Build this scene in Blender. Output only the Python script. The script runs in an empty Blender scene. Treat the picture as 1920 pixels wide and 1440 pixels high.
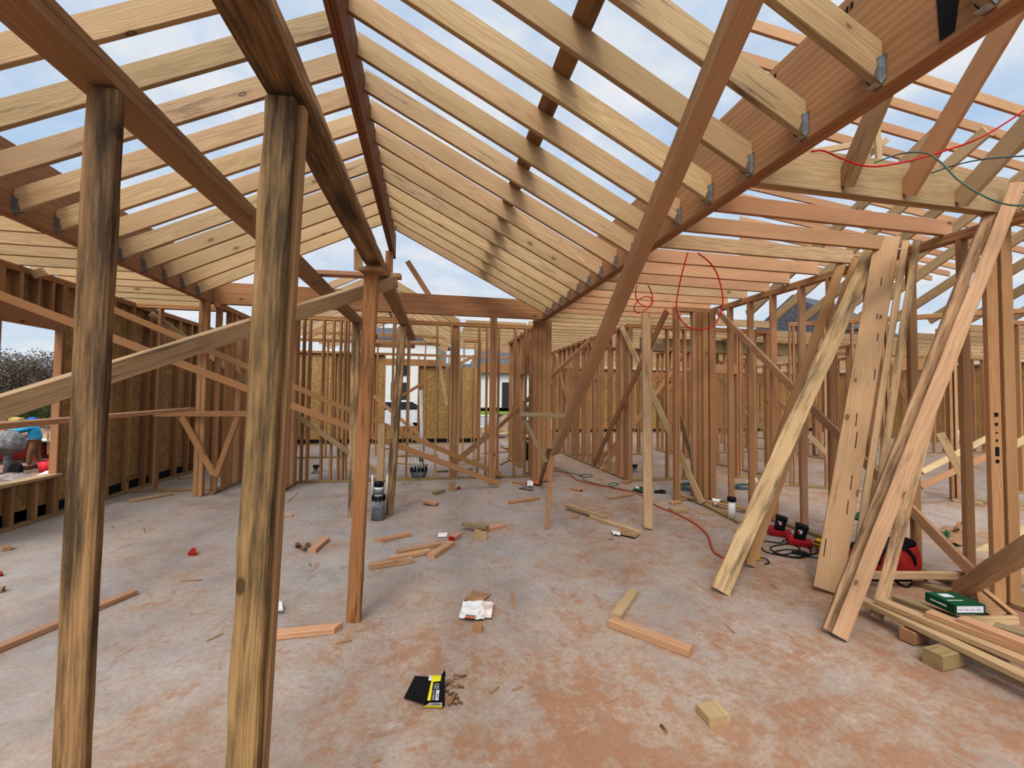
import bpy, bmesh, math, random
from mathutils import Vector as V, Matrix, noise
random.seed(11)
COL = bpy.context.scene.collection
PI = math.pi
# ------------------------------------------------------------------ camera (building axes: X right, Y into the house, Z up)
FPX, YAW, PIT, ROL, EYE = 795.2, math.radians(11.207), math.radians(1.937), math.radians(.619), 1.56
_R = V((math.cos(YAW), -math.sin(YAW), 0)); _F = V((math.sin(YAW), math.cos(YAW), 0)); _U = V((0, 0, 1))
FW = _F*math.cos(PIT) + _U*math.sin(PIT); _UP = -_F*math.sin(PIT) + _U*math.cos(PIT)
CR = _R*math.cos(ROL) + _UP*math.sin(ROL); CU = -_R*math.sin(ROL) + _UP*math.cos(ROL)
CP = V((0, 0, EYE))
def ray(x, y): return FW + CR*((x-960)/FPX) - CU*((y-720)/FPX)
def on(x, y, ax, v):
    d = ray(x, y); return CP + d*((v-CP[ax])/d[ax])
def oX(x, y, v): return on(x, y, 0, v)
def oY(x, y, v): return on(x, y, 1, v)
def oZ(x, y, v=0.0): return on(x, y, 2, v)
def oD(x, y, D): return CP + ray(x, y)*D
def depth(p): return (V(p)-CP).dot(FW)
cam = bpy.data.cameras.new('camera'); co = bpy.data.objects.new('camera', cam); COL.objects.link(co)
cam.sensor_width = 36; cam.lens = FPX/1920*36; cam.clip_end = 500; cam.clip_start = .05
m = Matrix((CR, CU, -FW)).transposed().to_4x4(); m.translation = CP; co.matrix_world = m
bpy.context.scene.camera = co
# ------------------------------------------------------------------ materials
M = {}
def new_mat(name, rough=.75):
    m = bpy.data.materials.new(name); m.use_nodes = True; nt = m.node_tree; b = nt.nodes['Principled BSDF']
    b.inputs['Roughness'].default_value = rough; b.inputs['Specular IOR Level'].default_value = .25
    M[name] = m; return m, nt, b
class N:
    """tiny node-graph writer"""
    def __init__(s, nt): s.nt = nt
    def n(s, t, **kw):
        x = s.nt.nodes.new(t)
        for k, v in kw.items(): setattr(x, k, v)
        return x
    def put(s, sock, v):
        if hasattr(v, 'is_output') or hasattr(v, 'links'): s.nt.links.new(v, sock)
        elif isinstance(v, (tuple, list)) and len(v) == 3 and sock.type == 'RGBA': sock.default_value = (*v, 1)
        else: sock.default_value = v
    def math(s, op, a, b=None, c=None, clamp=False):
        x = s.n('ShaderNodeMath', operation=op, use_clamp=clamp)
        for i, v in enumerate((a, b, c)):
            if v is not None: s.put(x.inputs[i], v)
        return x.outputs[0]
    def vmath(s, op, a, b=None, scale=None):
        x = s.n('ShaderNodeVectorMath', operation=op); s.put(x.inputs[0], a)
        if b is not None: s.put(x.inputs[1], b)
        if scale is not None: s.put(x.inputs['Scale'], scale)
        return x.outputs['Value' if op in ('LENGTH', 'DOT_PRODUCT', 'DISTANCE') else 0]
    def noise(s, vec, scale, detail=2, rough=.5, dist=0, col=False):
        x = s.n('ShaderNodeTexNoise'); s.put(x.inputs['Vector'], vec); x.inputs['Scale'].default_value = scale
        x.inputs['Detail'].default_value = detail; x.inputs['Roughness'].default_value = rough; x.inputs['Distortion'].default_value = dist
        return x.outputs['Color' if col else 'Fac']
    def vor(s, vec, scale, feature='F1', out='Distance'):
        x = s.n('ShaderNodeTexVoronoi', feature=feature); s.put(x.inputs['Vector'], vec); x.inputs['Scale'].default_value = scale
        return x.outputs[out]
    def ramp(s, f, *stops):
        x = s.n('ShaderNodeValToRGB'); s.put(x.inputs[0], f); r = x.color_ramp
        while len(r.elements) < len(stops): r.elements.new(.5)
        for e, (p, c) in zip(r.elements, stops):
            e.position = p; e.color = (*c, 1) if isinstance(c, (tuple, list)) else (c, c, c, 1)
        return x.outputs[0]
    def mix(s, f, a, b, blend='MIX'):
        x = s.n('ShaderNodeMix', data_type='RGBA', blend_type=blend); s.put(x.inputs[0], f); s.put(x.inputs[6], a); s.put(x.inputs[7], b)
        return x.outputs[2]
    def mr(s, f, a, b, c=0, d=1):
        x = s.n('ShaderNodeMapRange'); s.put(x.inputs[0], f)
        for i, v in enumerate((a, b, c, d)): x.inputs[i+1].default_value = v
        return x.outputs[0]
def plain(name, c, rough=.7, metal=0, var=.0):
    m, nt, b = new_mat(name, rough); g = N(nt)
    tc = g.n('ShaderNodeTexCoord'); f = g.noise(tc.outputs['Object'], 9, 3)
    k = .12 + var
    g.put(b.inputs['Base Color'], g.ramp(f, (.3, tuple(x*(1-k) for x in c)), (.7, tuple(min(1, x*(1+k)) for x in c))))
    b.inputs['Metallic'].default_value = metal
    return m
def wood(name, light, dark, stain=0, stain_c=(.05, .04, .03), var=.11, knots=.55, grain=70, mud=0, tint=.012):
    m, nt, b = new_mat(name, .72); g = N(nt)
    tc = g.n('ShaderNodeTexCoord'); oi = g.n('ShaderNodeObjectInfo'); rnd = oi.outputs['Random']
    off = g.n('ShaderNodeCombineXYZ')
    g.put(off.inputs[0], g.math('MULTIPLY', rnd, 37)); g.put(off.inputs[1], g.math('MULTIPLY', g.math('FRACT', g.math('MULTIPLY', rnd, 17.3)), .16)); g.put(off.inputs[2], g.math('MULTIPLY', g.math('FRACT', g.math('MULTIPLY', rnd, 7.7)), .12))
    p = g.vmath('ADD', tc.outputs['Object'], off.outputs[0])
    ps = g.vmath('MULTIPLY', p, (.9, 7, 7))
    w = g.noise(ps, 1.0, 3, .55)
    yz = g.vmath('MULTIPLY', p, (0, 1, 1))
    r = g.math('ADD', g.vmath('LENGTH', yz), g.math('MULTIPLY', w, .11))
    ring = g.math('SINE', g.math('MULTIPLY', r, grain*2*PI/1.0))
    fine = g.noise(g.vmath('MULTIPLY', p, (3, 160, 160)), 1, 2, .6)
    f = g.math('ADD', g.math('MULTIPLY', g.math('ADD', g.math('MULTIPLY', ring, .5), .5), .55), g.math('MULTIPLY', fine, .45))
    col = g.mix(f, light, dark)
    big = g.noise(g.vmath('MULTIPLY', p, (.7, 3, 3)), 1.3, 3, .6)
    col = g.mix(g.mr(big, .35, .7, 0, .42), col, tuple(x*.72 for x in dark))
    # knots
    kv = g.vmath('MULTIPLY', p, (3.0, 5.5, 5.5))
    kd = g.vor(g.vmath('ADD', kv, g.vmath('SCALE', g.noise(kv, 3, 1, col=True), scale=.05)), 1.0)
    kc = g.n('ShaderNodeSeparateColor'); g.put(kc.inputs[0], g.vor(kv, 1.0, out='Color'))
    km = g.math('MULTIPLY', g.mr(kd, .085, .115, 1, 0), g.math('GREATER_THAN', kc.outputs[0], 1-knots*.6))
    kr = g.math('MULTIPLY', g.mr(kd, .03, .075, .35, 1), km)
    halo = g.math('MULTIPLY', g.mr(kd, .10, .30, .35, 0), g.math('GREATER_THAN', kc.outputs[0], 1-knots*.6))
    col = g.mix(halo, col, tuple(x*.72 for x in dark))
    col = g.mix(g.math('MULTIPLY', kr, .85), col, tuple(x*.26 for x in dark))
    if stain:
        s1 = g.noise(g.vmath('MULTIPLY', p, (1.1, 9, 9)), 1.5, 6, .68)
        s2 = g.noise(g.vmath('MULTIPLY', p, (2.5, 40, 40)), 1, 4, .7)
        s0 = g.noise(g.vmath('MULTIPLY', p, (.8, 3, 3)), 1.2, 2, .5)
        sm = g.mr(g.math('ADD', g.math('ADD', g.math('MULTIPLY', s1, .5), g.math('MULTIPLY', s2, .25)), g.math('MULTIPLY', s0, .25)), .59-stain*.2, .67-stain*.14, 0, 1)
        col = g.mix(g.math('MULTIPLY', sm, .85), col, stain_c)
    if mud:
        mm = g.noise(p, 5, 5, .7); col = g.mix(g.mr(mm, .5, .7, 0, mud), col, (.36, .17, .085))
    hs = g.n('ShaderNodeHueSaturation'); g.put(hs.inputs['Color'], col)
    g.put(hs.inputs['Hue'], g.math('ADD', .5-tint*.5, g.math('MULTIPLY', g.math('FRACT', g.math('MULTIPLY', rnd, 91.7)), tint)))
    g.put(hs.inputs['Value'], g.math('ADD', 1-var, g.math('MULTIPLY', g.math('FRACT', g.math('MULTIPLY', rnd, 53.1)), 2*var)))
    g.put(b.inputs['Base Color'], hs.outputs[0])
    bp = g.n('ShaderNodeBump'); bp.inputs['Strength'].default_value = .18; bp.inputs['Distance'].default_value = .004
    g.put(bp.inputs['Height'], f); g.put(b.inputs['Normal'], bp.outputs[0])
    return m
wood('pine', (.545, .40, .24), (.395, .27, .147), stain=.0, knots=.7)
wood('pine_blue', (.52, .385, .235), (.38, .265, .15), stain=.30, stain_c=(.10, .078, .058), knots=.7)
wood('fir', (.48, .285, .15), (.365, .20, .098), knots=.45, grain=110)
wood('pink', (.55, .345, .205), (.43, .25, .14), knots=.5, grain=90)
wood('lvl', (.455, .27, .145), (.345, .185, .092), var=.04, knots=.6, grain=22, tint=.01)
wood('ridge', (.30, .145, .07), (.22, .10, .048), var=.05, knots=.2, grain=45, tint=.01)
wood('old', (.43, .28, .14), (.29, .175, .08), stain=.72, stain_c=(.05, .036, .022), var=.06, knots=.5)
wood('plank', (.42, .265, .145), (.295, .175, .088), stain=.3, stain_c=(.10, .065, .036), var=.06)
wood('aged', (.55, .385, .225), (.43, .28, .15), stain=.6, stain_c=(.105, .072, .042), var=.06, mud=.15)
wood('tan', (.52, .345, .205), (.42, .255, .14), stain=.12, stain_c=(.2, .12, .07), var=.03, knots=.7)
wood('bleached', (.60, .44, .27), (.50, .34, .19), stain=.35, stain_c=(.30, .19, .10), var=.02, mud=.1, knots=.7)
wood('grey_wood', (.36, .28, .165), (.26, .195, .11), stain=.3, stain_c=(.12, .095, .055), var=.1, mud=.15)
wood('treated', (.38, .29, .15), (.28, .20, .10), stain=.2, var=.12, mud=.25)
wood('orange_post', (.46, .25, .115), (.33, .165, .07), stain=.5, stain_c=(.09, .05, .022), var=.02, mud=.1)
plain('red_paint', (.34, .025, .02), .6)
plain('steel', (.42, .43, .44), .32, .85, var=.3)
plain('black', (.012, .012, .013), .55)
plain('tar', (.016, .017, .02), .8)
plain('white', (.72, .71, .68), .55)
plain('pvc', (.70, .68, .63), .4)
plain('grey_plastic', (.17, .17, .17), .5, var=.2)
plain('tape', (.20, .20, .20), .7, var=.4)
plain('red_cord', (.55, .02, .025), .45)
plain('orange_cord', (.42, .09, .045), .5)
plain('green_cord', (.10, .16, .12), .5)
plain('teal_cord', (.06, .12, .12), .5)
plain('green_box', (.01, .085, .035), .55)
plain('label', (.62, .58, .60), .6)
plain('yellow', (.68, .58, .03), .5)
plain('yellow_tool', (.62, .40, .02), .45)
plain('cardboard', (.33, .20, .11), .85, var=.1)
plain('red_fabric', (.25, .022, .015), .85, var=.25)
plain('red_plastic', (.36, .02, .03), .4)
plain('paper_white', (.72, .68, .64), .8)
plain('paper_red', (.62, .16, .09), .8)
plain('cement_bag', (.66, .52, .44), .85, var=.3)
plain('leaf_brown', (.20, .11, .06), .9, var=.3)
plain('hoodie', (.06, .36, .56), .9)
plain('hood_blue', (.04, .17, .56), .9)
plain('khaki', (.22, .13, .07), .9)
plain('skin', (.35, .18, .11), .6)
plain('dark_hair', (.02, .015, .012), .7)
plain('boot', (.10, .05, .03), .7)
plain('mixer_grey', (.20, .19, .185), .7, var=.3)
plain('cement_yellow', (.45, .33, .13), .8, var=.2)
plain('brick_red', (.20, .035, .025), .85, var=.3)
plain('bucket_red', (.62, .05, .06), .45)
plain('house_white', (.56, .54, .50), .8)
plain('house_cream', (.50, .44, .36), .8)
plain('window_dark', (.02, .024, .028), .15)
plain('garage_dark', (.035, .038, .042), .5)
plain('roof_grey', (.11, .115, .125), .9, var=.25)
plain('car_white', (.60, .62, .64), .25)
plain('car_dark', (.03, .045, .07), .2)
plain('rubber', (.015, .015, .016), .8)
plain('asphalt', (.30, .30, .31), .9)
plain('kerb', (.55, .53, .50), .9)
plain('lawn', (.16, .24, .05), .95, var=.25)
plain('bark', (.11, .09, .075), .95, var=.3)
plain('twig', (.21, .17, .145), .95, var=.3)
plain('leaf_green', (.055, .085, .025), .9, var=.4)
plain('leaf_olive', (.15, .13, .08), .95, var=.35)
plain('grey_pile', (.24, .20, .17), .9, var=.3)
# chipboard (strand board): flakes in two directions
def osb(name, tone):
    m, nt, b = new_mat(name, .8); g = N(nt); tc = g.n('ShaderNodeTexCoord'); p = tc.outputs['Object']
    p2 = g.vmath('ADD', p, g.vmath('SCALE', g.noise(p, 30, 2, col=True), scale=.05))
    a = g.n('ShaderNodeSeparateColor'); g.put(a.inputs[0], g.vor(g.vmath('MULTIPLY', p2, (16, 16, 38)), 1, out='Color'))
    c = g.n('ShaderNodeSeparateColor'); g.put(c.inputs[0], g.vor(g.vmath('MULTIPLY', p2, (38, 38, 14)), 1, out='Color'))
    f = g.math('ADD', g.math('MULTIPLY', a.outputs[0], .5), g.math('MULTIPLY', c.outputs[1], .5))
    col = g.ramp(f, (.15, tuple(x*.72 for x in tone)), (.5, tone), (.85, tuple(x*1.2 for x in tone)))
    g.put(b.inputs['Base Color'], col); return m
osb('osb', (.40, .265, .115))
# slab: grey concrete under red dust and smears
m, nt, b = new_mat('slab', .82); g = N(nt); tc = g.n('ShaderNodeTexCoord'); p = tc.outputs['Object']
pw = g.vmath('ADD', p, g.vmath('SCALE', g.noise(p, 1.3, 3, col=True), scale=.16))
conc = g.ramp(g.noise(pw, 2.2, 7, .68), (.3, (.29, .27, .25)), (.5, (.385, .36, .335)), (.72, (.46, .435, .405)))
big = g.noise(pw, .55, 4, .6); mid = g.noise(pw, 1.7, 10, .76, .25); fin = g.noise(pw, 7, 10, .8, .15)
sx = g.n('ShaderNodeSeparateXYZ'); g.put(sx.inputs[0], p)
nearb = g.mr(sx.outputs[1], 1.2, 4.2, .10, 0)             # more dust close to the open end of the slab
rightb = g.mr(sx.outputs[0], -2.0, 3.5, -.035, .05)
v = g.math('ADD', g.math('ADD', g.math('MULTIPLY', big, .36), g.math('MULTIPLY', mid, .38)), g.math('MULTIPLY', fin, .28))
v = g.math('ADD', g.math('ADD', v, nearb), rightb)
thin = g.mr(v, .44, .62, .05, .80); thick = g.mr(g.math('ADD', v, g.math('MULTIPLY', g.math('SUBTRACT', fin, .5), .6)), .56, .68, 0, .85)
dust = g.ramp(g.noise(pw, 5, 6, .72), (.3, (.34, .21, .128)), (.7, (.45, .32, .215)))
col = g.mix(thin, conc, dust)
col = g.mix(thick, col, g.ramp(fin, (.35, (.27, .135, .07)), (.65, (.37, .205, .118))))
streak = g.noise(g.vmath('MULTIPLY', pw, (5, 2.0, 1)), 1, 9, .78, .3)
col = g.mix(g.mr(streak, .57, .66, 0, .6), col, (.31, .14, .07))
sw = g.noise(g.vmath('MULTIPLY', pw, (2.0, 6, 1)), 1.2, 9, .78, .3)
col = g.mix(g.mr(sw, .60, .68, 0, .5), col, (.30, .15, .08))
speck = g.vor(pw, 14); col = g.mix(g.mr(speck, .03, .07, .55, 0), col, (.16, .075, .042))
chalk = g.noise(g.vmath('MULTIPLY', pw, (3, 7, 1)), 1, 9, .75, .3); col = g.mix(g.mr(chalk, .60, .68, 0, .5), col, (.52, .47, .425))
grit = g.noise(pw, 40, 4, .7); col = g.mix(g.mr(grit, .3, .7, .35, 0), col, (.20, .13, .09))
g.put(b.inputs['Base Color'], col)
bp = g.n('ShaderNodeBump'); bp.inputs['Strength'].default_value = .25; bp.inputs['Distance'].default_value = .01; g.put(bp.inputs['Height'], fin); g.put(b.inputs['Normal'], bp.outputs[0])
# ground outside
m, nt, b = new_mat('dirt', .95); g = N(nt); tc = g.n('ShaderNodeTexCoord'); p = tc.outputs['Object']
g.put(b.inputs['Base Color'], g.ramp(g.noise(p, .9, 8, .7), (.3, (.22, .13, .085)), (.55, (.34, .24, .17)), (.75, (.42, .34, .27))))
# sky: thin blue between soft white cloud, brighter behind the photographer
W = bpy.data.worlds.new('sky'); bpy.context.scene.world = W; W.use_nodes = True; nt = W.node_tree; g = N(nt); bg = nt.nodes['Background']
tc = g.n('ShaderNodeTexCoord'); d = tc.outputs['Generated']; sx = g.n('ShaderNodeSeparateXYZ'); g.put(sx.inputs[0], d)
zz = g.math('ADD', g.math('MAXIMUM', sx.outputs[2], 0), .18)
cv = g.n('ShaderNodeCombineXYZ'); g.put(cv.inputs[0], g.math('DIVIDE', sx.outputs[0], zz)); g.put(cv.inputs[1], g.math('DIVIDE', sx.outputs[1], zz))
cl = g.noise(cv.outputs[0], 1.1, 7, .62, .3); cl2 = g.noise(cv.outputs[0], 3.2, 5, .6)
f = g.math('ADD', g.math('MULTIPLY', cl, .75), g.math('MULTIPLY', cl2, .25))
blue = g.ramp(sx.outputs[2], (.0, (.66, .79, .95)), (.5, (.46, .62, .90)))
white = g.ramp(cl2, (.32, (.70, .77, .88)), (.62, (.93, .95, .98)))
colr = g.mix(g.mr(f, .38, .58, .1, .97), blue, white)
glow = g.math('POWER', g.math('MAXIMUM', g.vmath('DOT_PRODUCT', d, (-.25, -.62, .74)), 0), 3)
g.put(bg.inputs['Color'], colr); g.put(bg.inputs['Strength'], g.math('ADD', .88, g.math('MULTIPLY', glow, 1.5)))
def sun(name, direction, strength, angle, color=(1, 1, 1)):
    l = bpy.data.lights.new(name, 'SUN'); l.energy = strength; l.angle = math.radians(angle); l.color = color
    o = bpy.data.objects.new(name, l); COL.objects.link(o); o.rotation_euler = V(direction).to_track_quat('-Z', 'Y').to_euler()
sun('sky_fill_sun', (.25, .62, -.78), 1.75, 42, (1, .955, .89))  # added wide lamp: broad fill on top of the sky, not the sun itself
sun('hazy_sun', (.22, .50, -.85), .9, 8, (1, .93, .83))
sc = bpy.context.scene; sc.view_settings.view_transform = 'Standard'; sc.view_settings.look = 'None'; sc.view_settings.exposure = -.02
sc.view_settings.use_curve_mapping = True; cm = sc.view_settings.curve_mapping; cc = cm.curves[3]
for q in ((.05, .026), (.18, .135), (.42, .40), (.75, .80)): cc.points.new(*q)
cm.update()
sc.cycles.max_bounces = 4; sc.cycles.diffuse_bounces = 3; sc.cycles.adaptive_threshold = .025; sc.cycles.use_adaptive_sampling = True; sc.cycles.use_denoising = True
# ------------------------------------------------------------------ object helpers
def tag(o, label=None, cat=None, group=None, kind='thing'):
    if label: o['label'] = label
    if cat: o['category'] = cat
    if group: o['group'] = group
    if kind: o['kind'] = kind
    return o
def setpar(o, p):
    if p is not None:
        o.parent = p; o.matrix_parent_inverse = p.matrix_basis.inverted()
def empty(name, loc, label=None, cat=None, group=None, kind='thing'):
    o = bpy.data.objects.new(name, None); COL.objects.link(o); o.matrix_basis = Matrix.Translation(V(loc)); o.empty_display_size = .1
    return tag(o, label, cat, group, kind)
ORD = 'first second third fourth fifth sixth seventh eighth ninth tenth eleventh twelfth thirteenth fourteenth fifteenth sixteenth seventeenth eighteenth nineteenth twentieth'.split()
ORD += ['twenty-' + w for w in ORD[:9]] + ['thirtieth']
def board(name, a, b, w=.089, t=.038, wd=(0, 0, 1), mat='fir', parent=None, cutA=0, cutB=0, bow=0, rough=0, n=1, ends=None, endB=None, ch=.004, taper=0):
    """a stick of lumber from a to b; w along wd, t across; ends: material of the painted end(s)"""
    a = V(a); b = V(b); x = b-a; L = x.length; x.normalize(); wd = V(wd); y = wd - x*wd.dot(x)
    if y.length < 1e-5: y = x.orthogonal()
    y.normalize(); z = x.cross(y)
    mt = Matrix((x, y, z)).transposed().to_4x4(); mt.translation = a
    hw, ht = w/2, t/2; c = min(ch, ht*.4, hw*.4)
    prof = [(-hw+c, -ht), (hw-c, -ht), (hw, -ht+c), (hw, ht-c), (hw-c, ht), (-hw+c, ht), (-hw, ht-c), (-hw, -ht+c)]
    n = max(n, 8 if (rough or bow) else 1)
    vs = []; fs = []; sd = random.random()*50
    for i in range(n+1):
        s = i/n
        for (py, pz) in prof:
            k = 1-taper*s
            vx = L*s + (cutA*py if i == 0 else cutB*py if i == n else 0); vy = py*k; vz = pz*k + bow*4*s*(1-s)
            if rough:
                q = V((vx*5+sd, py*20, pz*20)); vy += rough*noise.noise(q); vz += rough*.6*noise.noise(q+V((9, 4, 2)))
            vs.append((vx, vy, vz))
    for i in range(n):
        for j in range(8):
            k = (j+1) % 8; fs.append((i*8+j, i*8+k, (i+1)*8+k, (i+1)*8+j))
    fs.append(tuple(range(7, -1, -1))); fs.append(tuple(n*8+j for j in range(8)))
    me = bpy.data.meshes.new(name); me.from_pydata(vs, [], fs); me.materials.append(M[mat])
    if ends or endB:
        me.materials.append(M[ends or endB]); me.polygons[-1].material_index = 1
        if ends: me.polygons[-2].material_index = 1
    me.update()
    o = bpy.data.objects.new(name, me); COL.objects.link(o); o.matrix_basis = mt; setpar(o, parent)
    return o
class MB:
    """collects shapes into one mesh (world coordinates, re-based on `at`)"""
    def __init__(s): s.bm = bmesh.new(); s.mats = []
    def _mi(s, mat):
        if mat is None: return 0
        if mat not in s.mats: s.mats.append(mat)
        return s.mats.index(mat)
    def box(s, c, size, rot=None, mat=None, bev=.0):
        r = bmesh.ops.create_cube(s.bm, size=1.0); vs = r['verts']
        mm = Matrix.Translation(V(c)) @ (rot.to_4x4() if rot is not None else Matrix()) @ Matrix.Diagonal((*size, 1))
        bmesh.ops.transform(s.bm, matrix=mm, verts=vs)
        fs = {f for v in vs for f in v.link_faces}
        if bev:
            es = {e for v in vs for e in v.link_edges}
            rr = bmesh.ops.bevel(s.bm, geom=list(es), offset=bev, segments=2, affect='EDGES', profile=.6); fs = set(rr['faces']) | {f for f in fs if f.is_valid}
        mi = s._mi(mat)
        for f in fs: f.material_index = mi
        return s
    def tube(s, pts, rad, sides=6, mat=None, caps=True, smooth=True):
        pts = [V(p) for p in pts]; rings = []; up = V((0, 0, 1)); mi = s._mi(mat); n = len(pts)
        rr = rad if isinstance(rad, (list, tuple)) else [rad]*n
        for i, p in enumerate(pts):
            d = (pts[min(i+1, n-1)] - pts[max(i-1, 0)]).normalized()
            u = d.cross(up)
            if u.length < 1e-3: u = d.cross(V((1, 0, 0)))
            u.normalize(); w = d.cross(u)
            rings.append([s.bm.verts.new(p + (u*math.cos(2*PI*k/sides) + w*math.sin(2*PI*k/sides))*rr[i]) for k in range(sides)])
        for i in range(n-1):
            for k in range(sides):
                f = s.bm.faces.new((rings[i][k], rings[i][(k+1) % sides], rings[i+1][(k+1) % sides], rings[i+1][k])); f.material_index = mi; f.smooth = smooth
        if caps:
            for r in (rings[0][::-1], rings[-1]):
                f = s.bm.faces.new(r); f.material_index = mi
        return s
    def lathe(s, c, prof, sides=16, mat=None, axis=(0, 0, 1)):
        c = V(c); q = V((0, 0, 1)).rotation_difference(V(axis)); mi = s._mi(mat); rings = []
        for (r, z) in prof:
            rings.append([s.bm.verts.new(c + q @ V((r*math.cos(2*PI*k/sides), r*math.sin(2*PI*k/sides), z))) for k in range(sides)])
        for i in range(len(rings)-1):
            for k in range(sides):
                f = s.bm.faces.new((rings[i][k], rings[i][(k+1) % sides], rings[i+1][(k+1) % sides], rings[i+1][k])); f.material_index = mi; f.smooth = True
        for r in (rings[0][::-1], rings[-1]):
            f = s.bm.faces.new(r); f.material_index = mi
        return s
    def poly(s, pts, mat=None, thick=0):
        mi = s._mi(mat); vs = [s.bm.verts.new(V(p)) for p in pts]; f = s.bm.faces.new(vs); f.material_index = mi
        if thick:
            n = (V(pts[1])-V(pts[0])).cross(V(pts[2])-V(pts[0])).normalized()
            r = bmesh.ops.extrude_face_region(s.bm, geom=[f]); nv = [x for x in r['geom'] if isinstance(x, bmesh.types.BMVert)]
            bmesh.ops.translate(s.bm, verts=nv, vec=n*thick)
            for x in r['geom']:
                if isinstance(x, bmesh.types.BMFace): x.material_index = mi
            for v in nv:
                for ff in v.link_faces: ff.material_index = mi
        return s
    def sheet(s, fn, nu, nv, mat=None, thick=0):
        mi = s._mi(mat); g = [[s.bm.verts.new(V(fn(i/nu, j/nv))) for j in range(nv+1)] for i in range(nu+1)]
        for i in range(nu):
            for j in range(nv):
                f = s.bm.faces.new((g[i][j], g[i+1][j], g[i+1][j+1], g[i][j+1])); f.material_index = mi; f.smooth = True
        return s
    def build(s, name, mat=None, parent=None, at=None, rot=0):
        if mat is not None and not s.mats: s.mats = [mat]
        me = bpy.data.meshes.new(name)
        if at is None:
            at = V((0, 0, 0))
            for v in s.bm.verts: at += v.co
            at /= max(1, len(s.bm.verts)); at = V((at.x, at.y, min(v.co.z for v in s.bm.verts)))
        at = V(at); bmesh.ops.translate(s.bm, verts=s.bm.verts, vec=-at)
        bmesh.ops.recalc_face_normals(s.bm, faces=s.bm.faces)
        s.bm.to_mesh(me); s.bm.free()
        for k in s.mats: me.materials.append(M[k])
        o = bpy.data.objects.new(name, me); COL.objects.link(o); o.matrix_basis = Matrix.Translation(at); setpar(o, parent)
        return o
def spline(pts, n=8, closed=False):
    pts = [V(p) for p in pts]; out = []; k = len(pts)
    for i in range(k if closed else k-1):
        g = lambda j: pts[j % k] if closed else pts[max(0, min(k-1, j))]
        a, b, c, d = g(i-1), g(i), g(i+1), g(i+2)
        for s in range(n):
            t = s/n; out.append(.5*((2*b) + (c-a)*t + (2*a-5*b+4*c-d)*t*t + (3*b-a-3*c+d)*t**3))
    out.append(pts[0] if closed else pts[-1]); return out
# ================================================================== THE SETTING
H = 3.03
def yX(px, X): return oX(px, 745, X).y
def xY(px, Y): return oY(px, 745, Y).x
o = MB().box((7.8, 8.5, -.2), (25.0, 23.0, .4), mat='slab').build('floor', at=(0, 0, 0)); tag(o, kind='structure')
def terr(x, y):
    z = -.12 + max(0, y-20.5)*.026
    k = min(1, max(0, (-5.2-x)/1.2)); k = k*k*(3-2*k)
    return z*(1-k) + (-.92 + max(0, y-24)*.03)*k + .03*noise.noise(V((x*.7, y*.7, 0)))
mb = MB(); gx = [-60+i*2.0 if i < 24 else -12+(i-24)*.8 if i < 36 else -2.4+(i-36)*3 for i in range(72)]; gy = [-8+i*1.5 for i in range(24)]+[28+i*5 for i in range(30)]
gv = [[mb.bm.verts.new((x, y, terr(x, y) if not (-4 < x < 20 and -2 < y < 19) else -.35)) for y in gy] for x in gx]
for i in range(len(gx)-1):
    for j in range(len(gy)-1): mb.bm.faces.new((gv[i][j], gv[i+1][j], gv[i+1][j+1], gv[i][j+1])).smooth = True
tag(mb.build('ground', 'dirt', at=(0, 0, 0)), kind='structure')

def stud_wall(name, A, B, studs, label=None, cat='wall frame', kind='thing', t=.089, h=H, mat='fir', headers=(), osb=0, gaps=(), cripples=(), strips=False, group=None, tops=2, z0=0):
    A = V((*A, 0)); B = V((*B, 0)); u = (B-A); L = u.length; u.normalize(); pn = V((-u.y, u.x, 0))
    root = empty(name, (A+B)/2 + V((0, 0, z0)), label, cat if kind == 'thing' else None, group, kind)
    P = lambda s, z: A + u*s + V((0, 0, z+z0))
    cuts = [0]
    for (g0, g1) in gaps: cuts += [g0, g1]
    cuts.append(L)
    for i in range(0, len(cuts), 2):
        if cuts[i+1]-cuts[i] > .05: board('bottom_plate', P(cuts[i], .019), P(cuts[i+1], .019), t, .038, pn, 'treated', root)
    for k in range(tops): board('top_plate', P(0, h-.019-.038*k), P(L, h-.019-.038*k), t, .038, pn, mat, root)
    for s in studs:
        s, m2 = s if isinstance(s, tuple) else (s, random.choice([mat, mat, mat, 'pink', 'fir']))
        board('stud', P(s, .038), P(s, h-.038*tops), t, .038, pn, m2, root)
    for (s, za, zb) in cripples: board('short_stud', P(s, za), P(s, zb), t, .038, pn, mat, root)
    for (s0, s1, za, zb) in headers: board('header', P(s0, (za+zb)/2), P(s1, (za+zb)/2), zb-za, t*.9, (0, 0, 1), mat, root)
    if osb:
        for (s0, s1, za, zb) in (osb[1] if isinstance(osb, tuple) else [(0, L, 0, h)]):
            k = max(1, round((s1-s0)/1.22)); d = (osb[0] if isinstance(osb, tuple) else osb)
            for i in range(k):
                a, b = s0+(s1-s0)*i/k, s0+(s1-s0)*(i+1)/k
                board('strand_board', P(a+.002, (za+zb)/2)+pn*d, P(b-.002, (za+zb)/2)+pn*d, zb-za, .011, (0, 0, 1), 'osb', root, ch=.001)
            if strips:
                d2 = d - math.copysign(.008, d)
                board('tar_paper_strip', P(s0, .10)+pn*d2, P(s1, .10)+pn*d2, .13, .003, (0, 0, 1), 'tar', root, ch=.0005)
    return root
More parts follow.
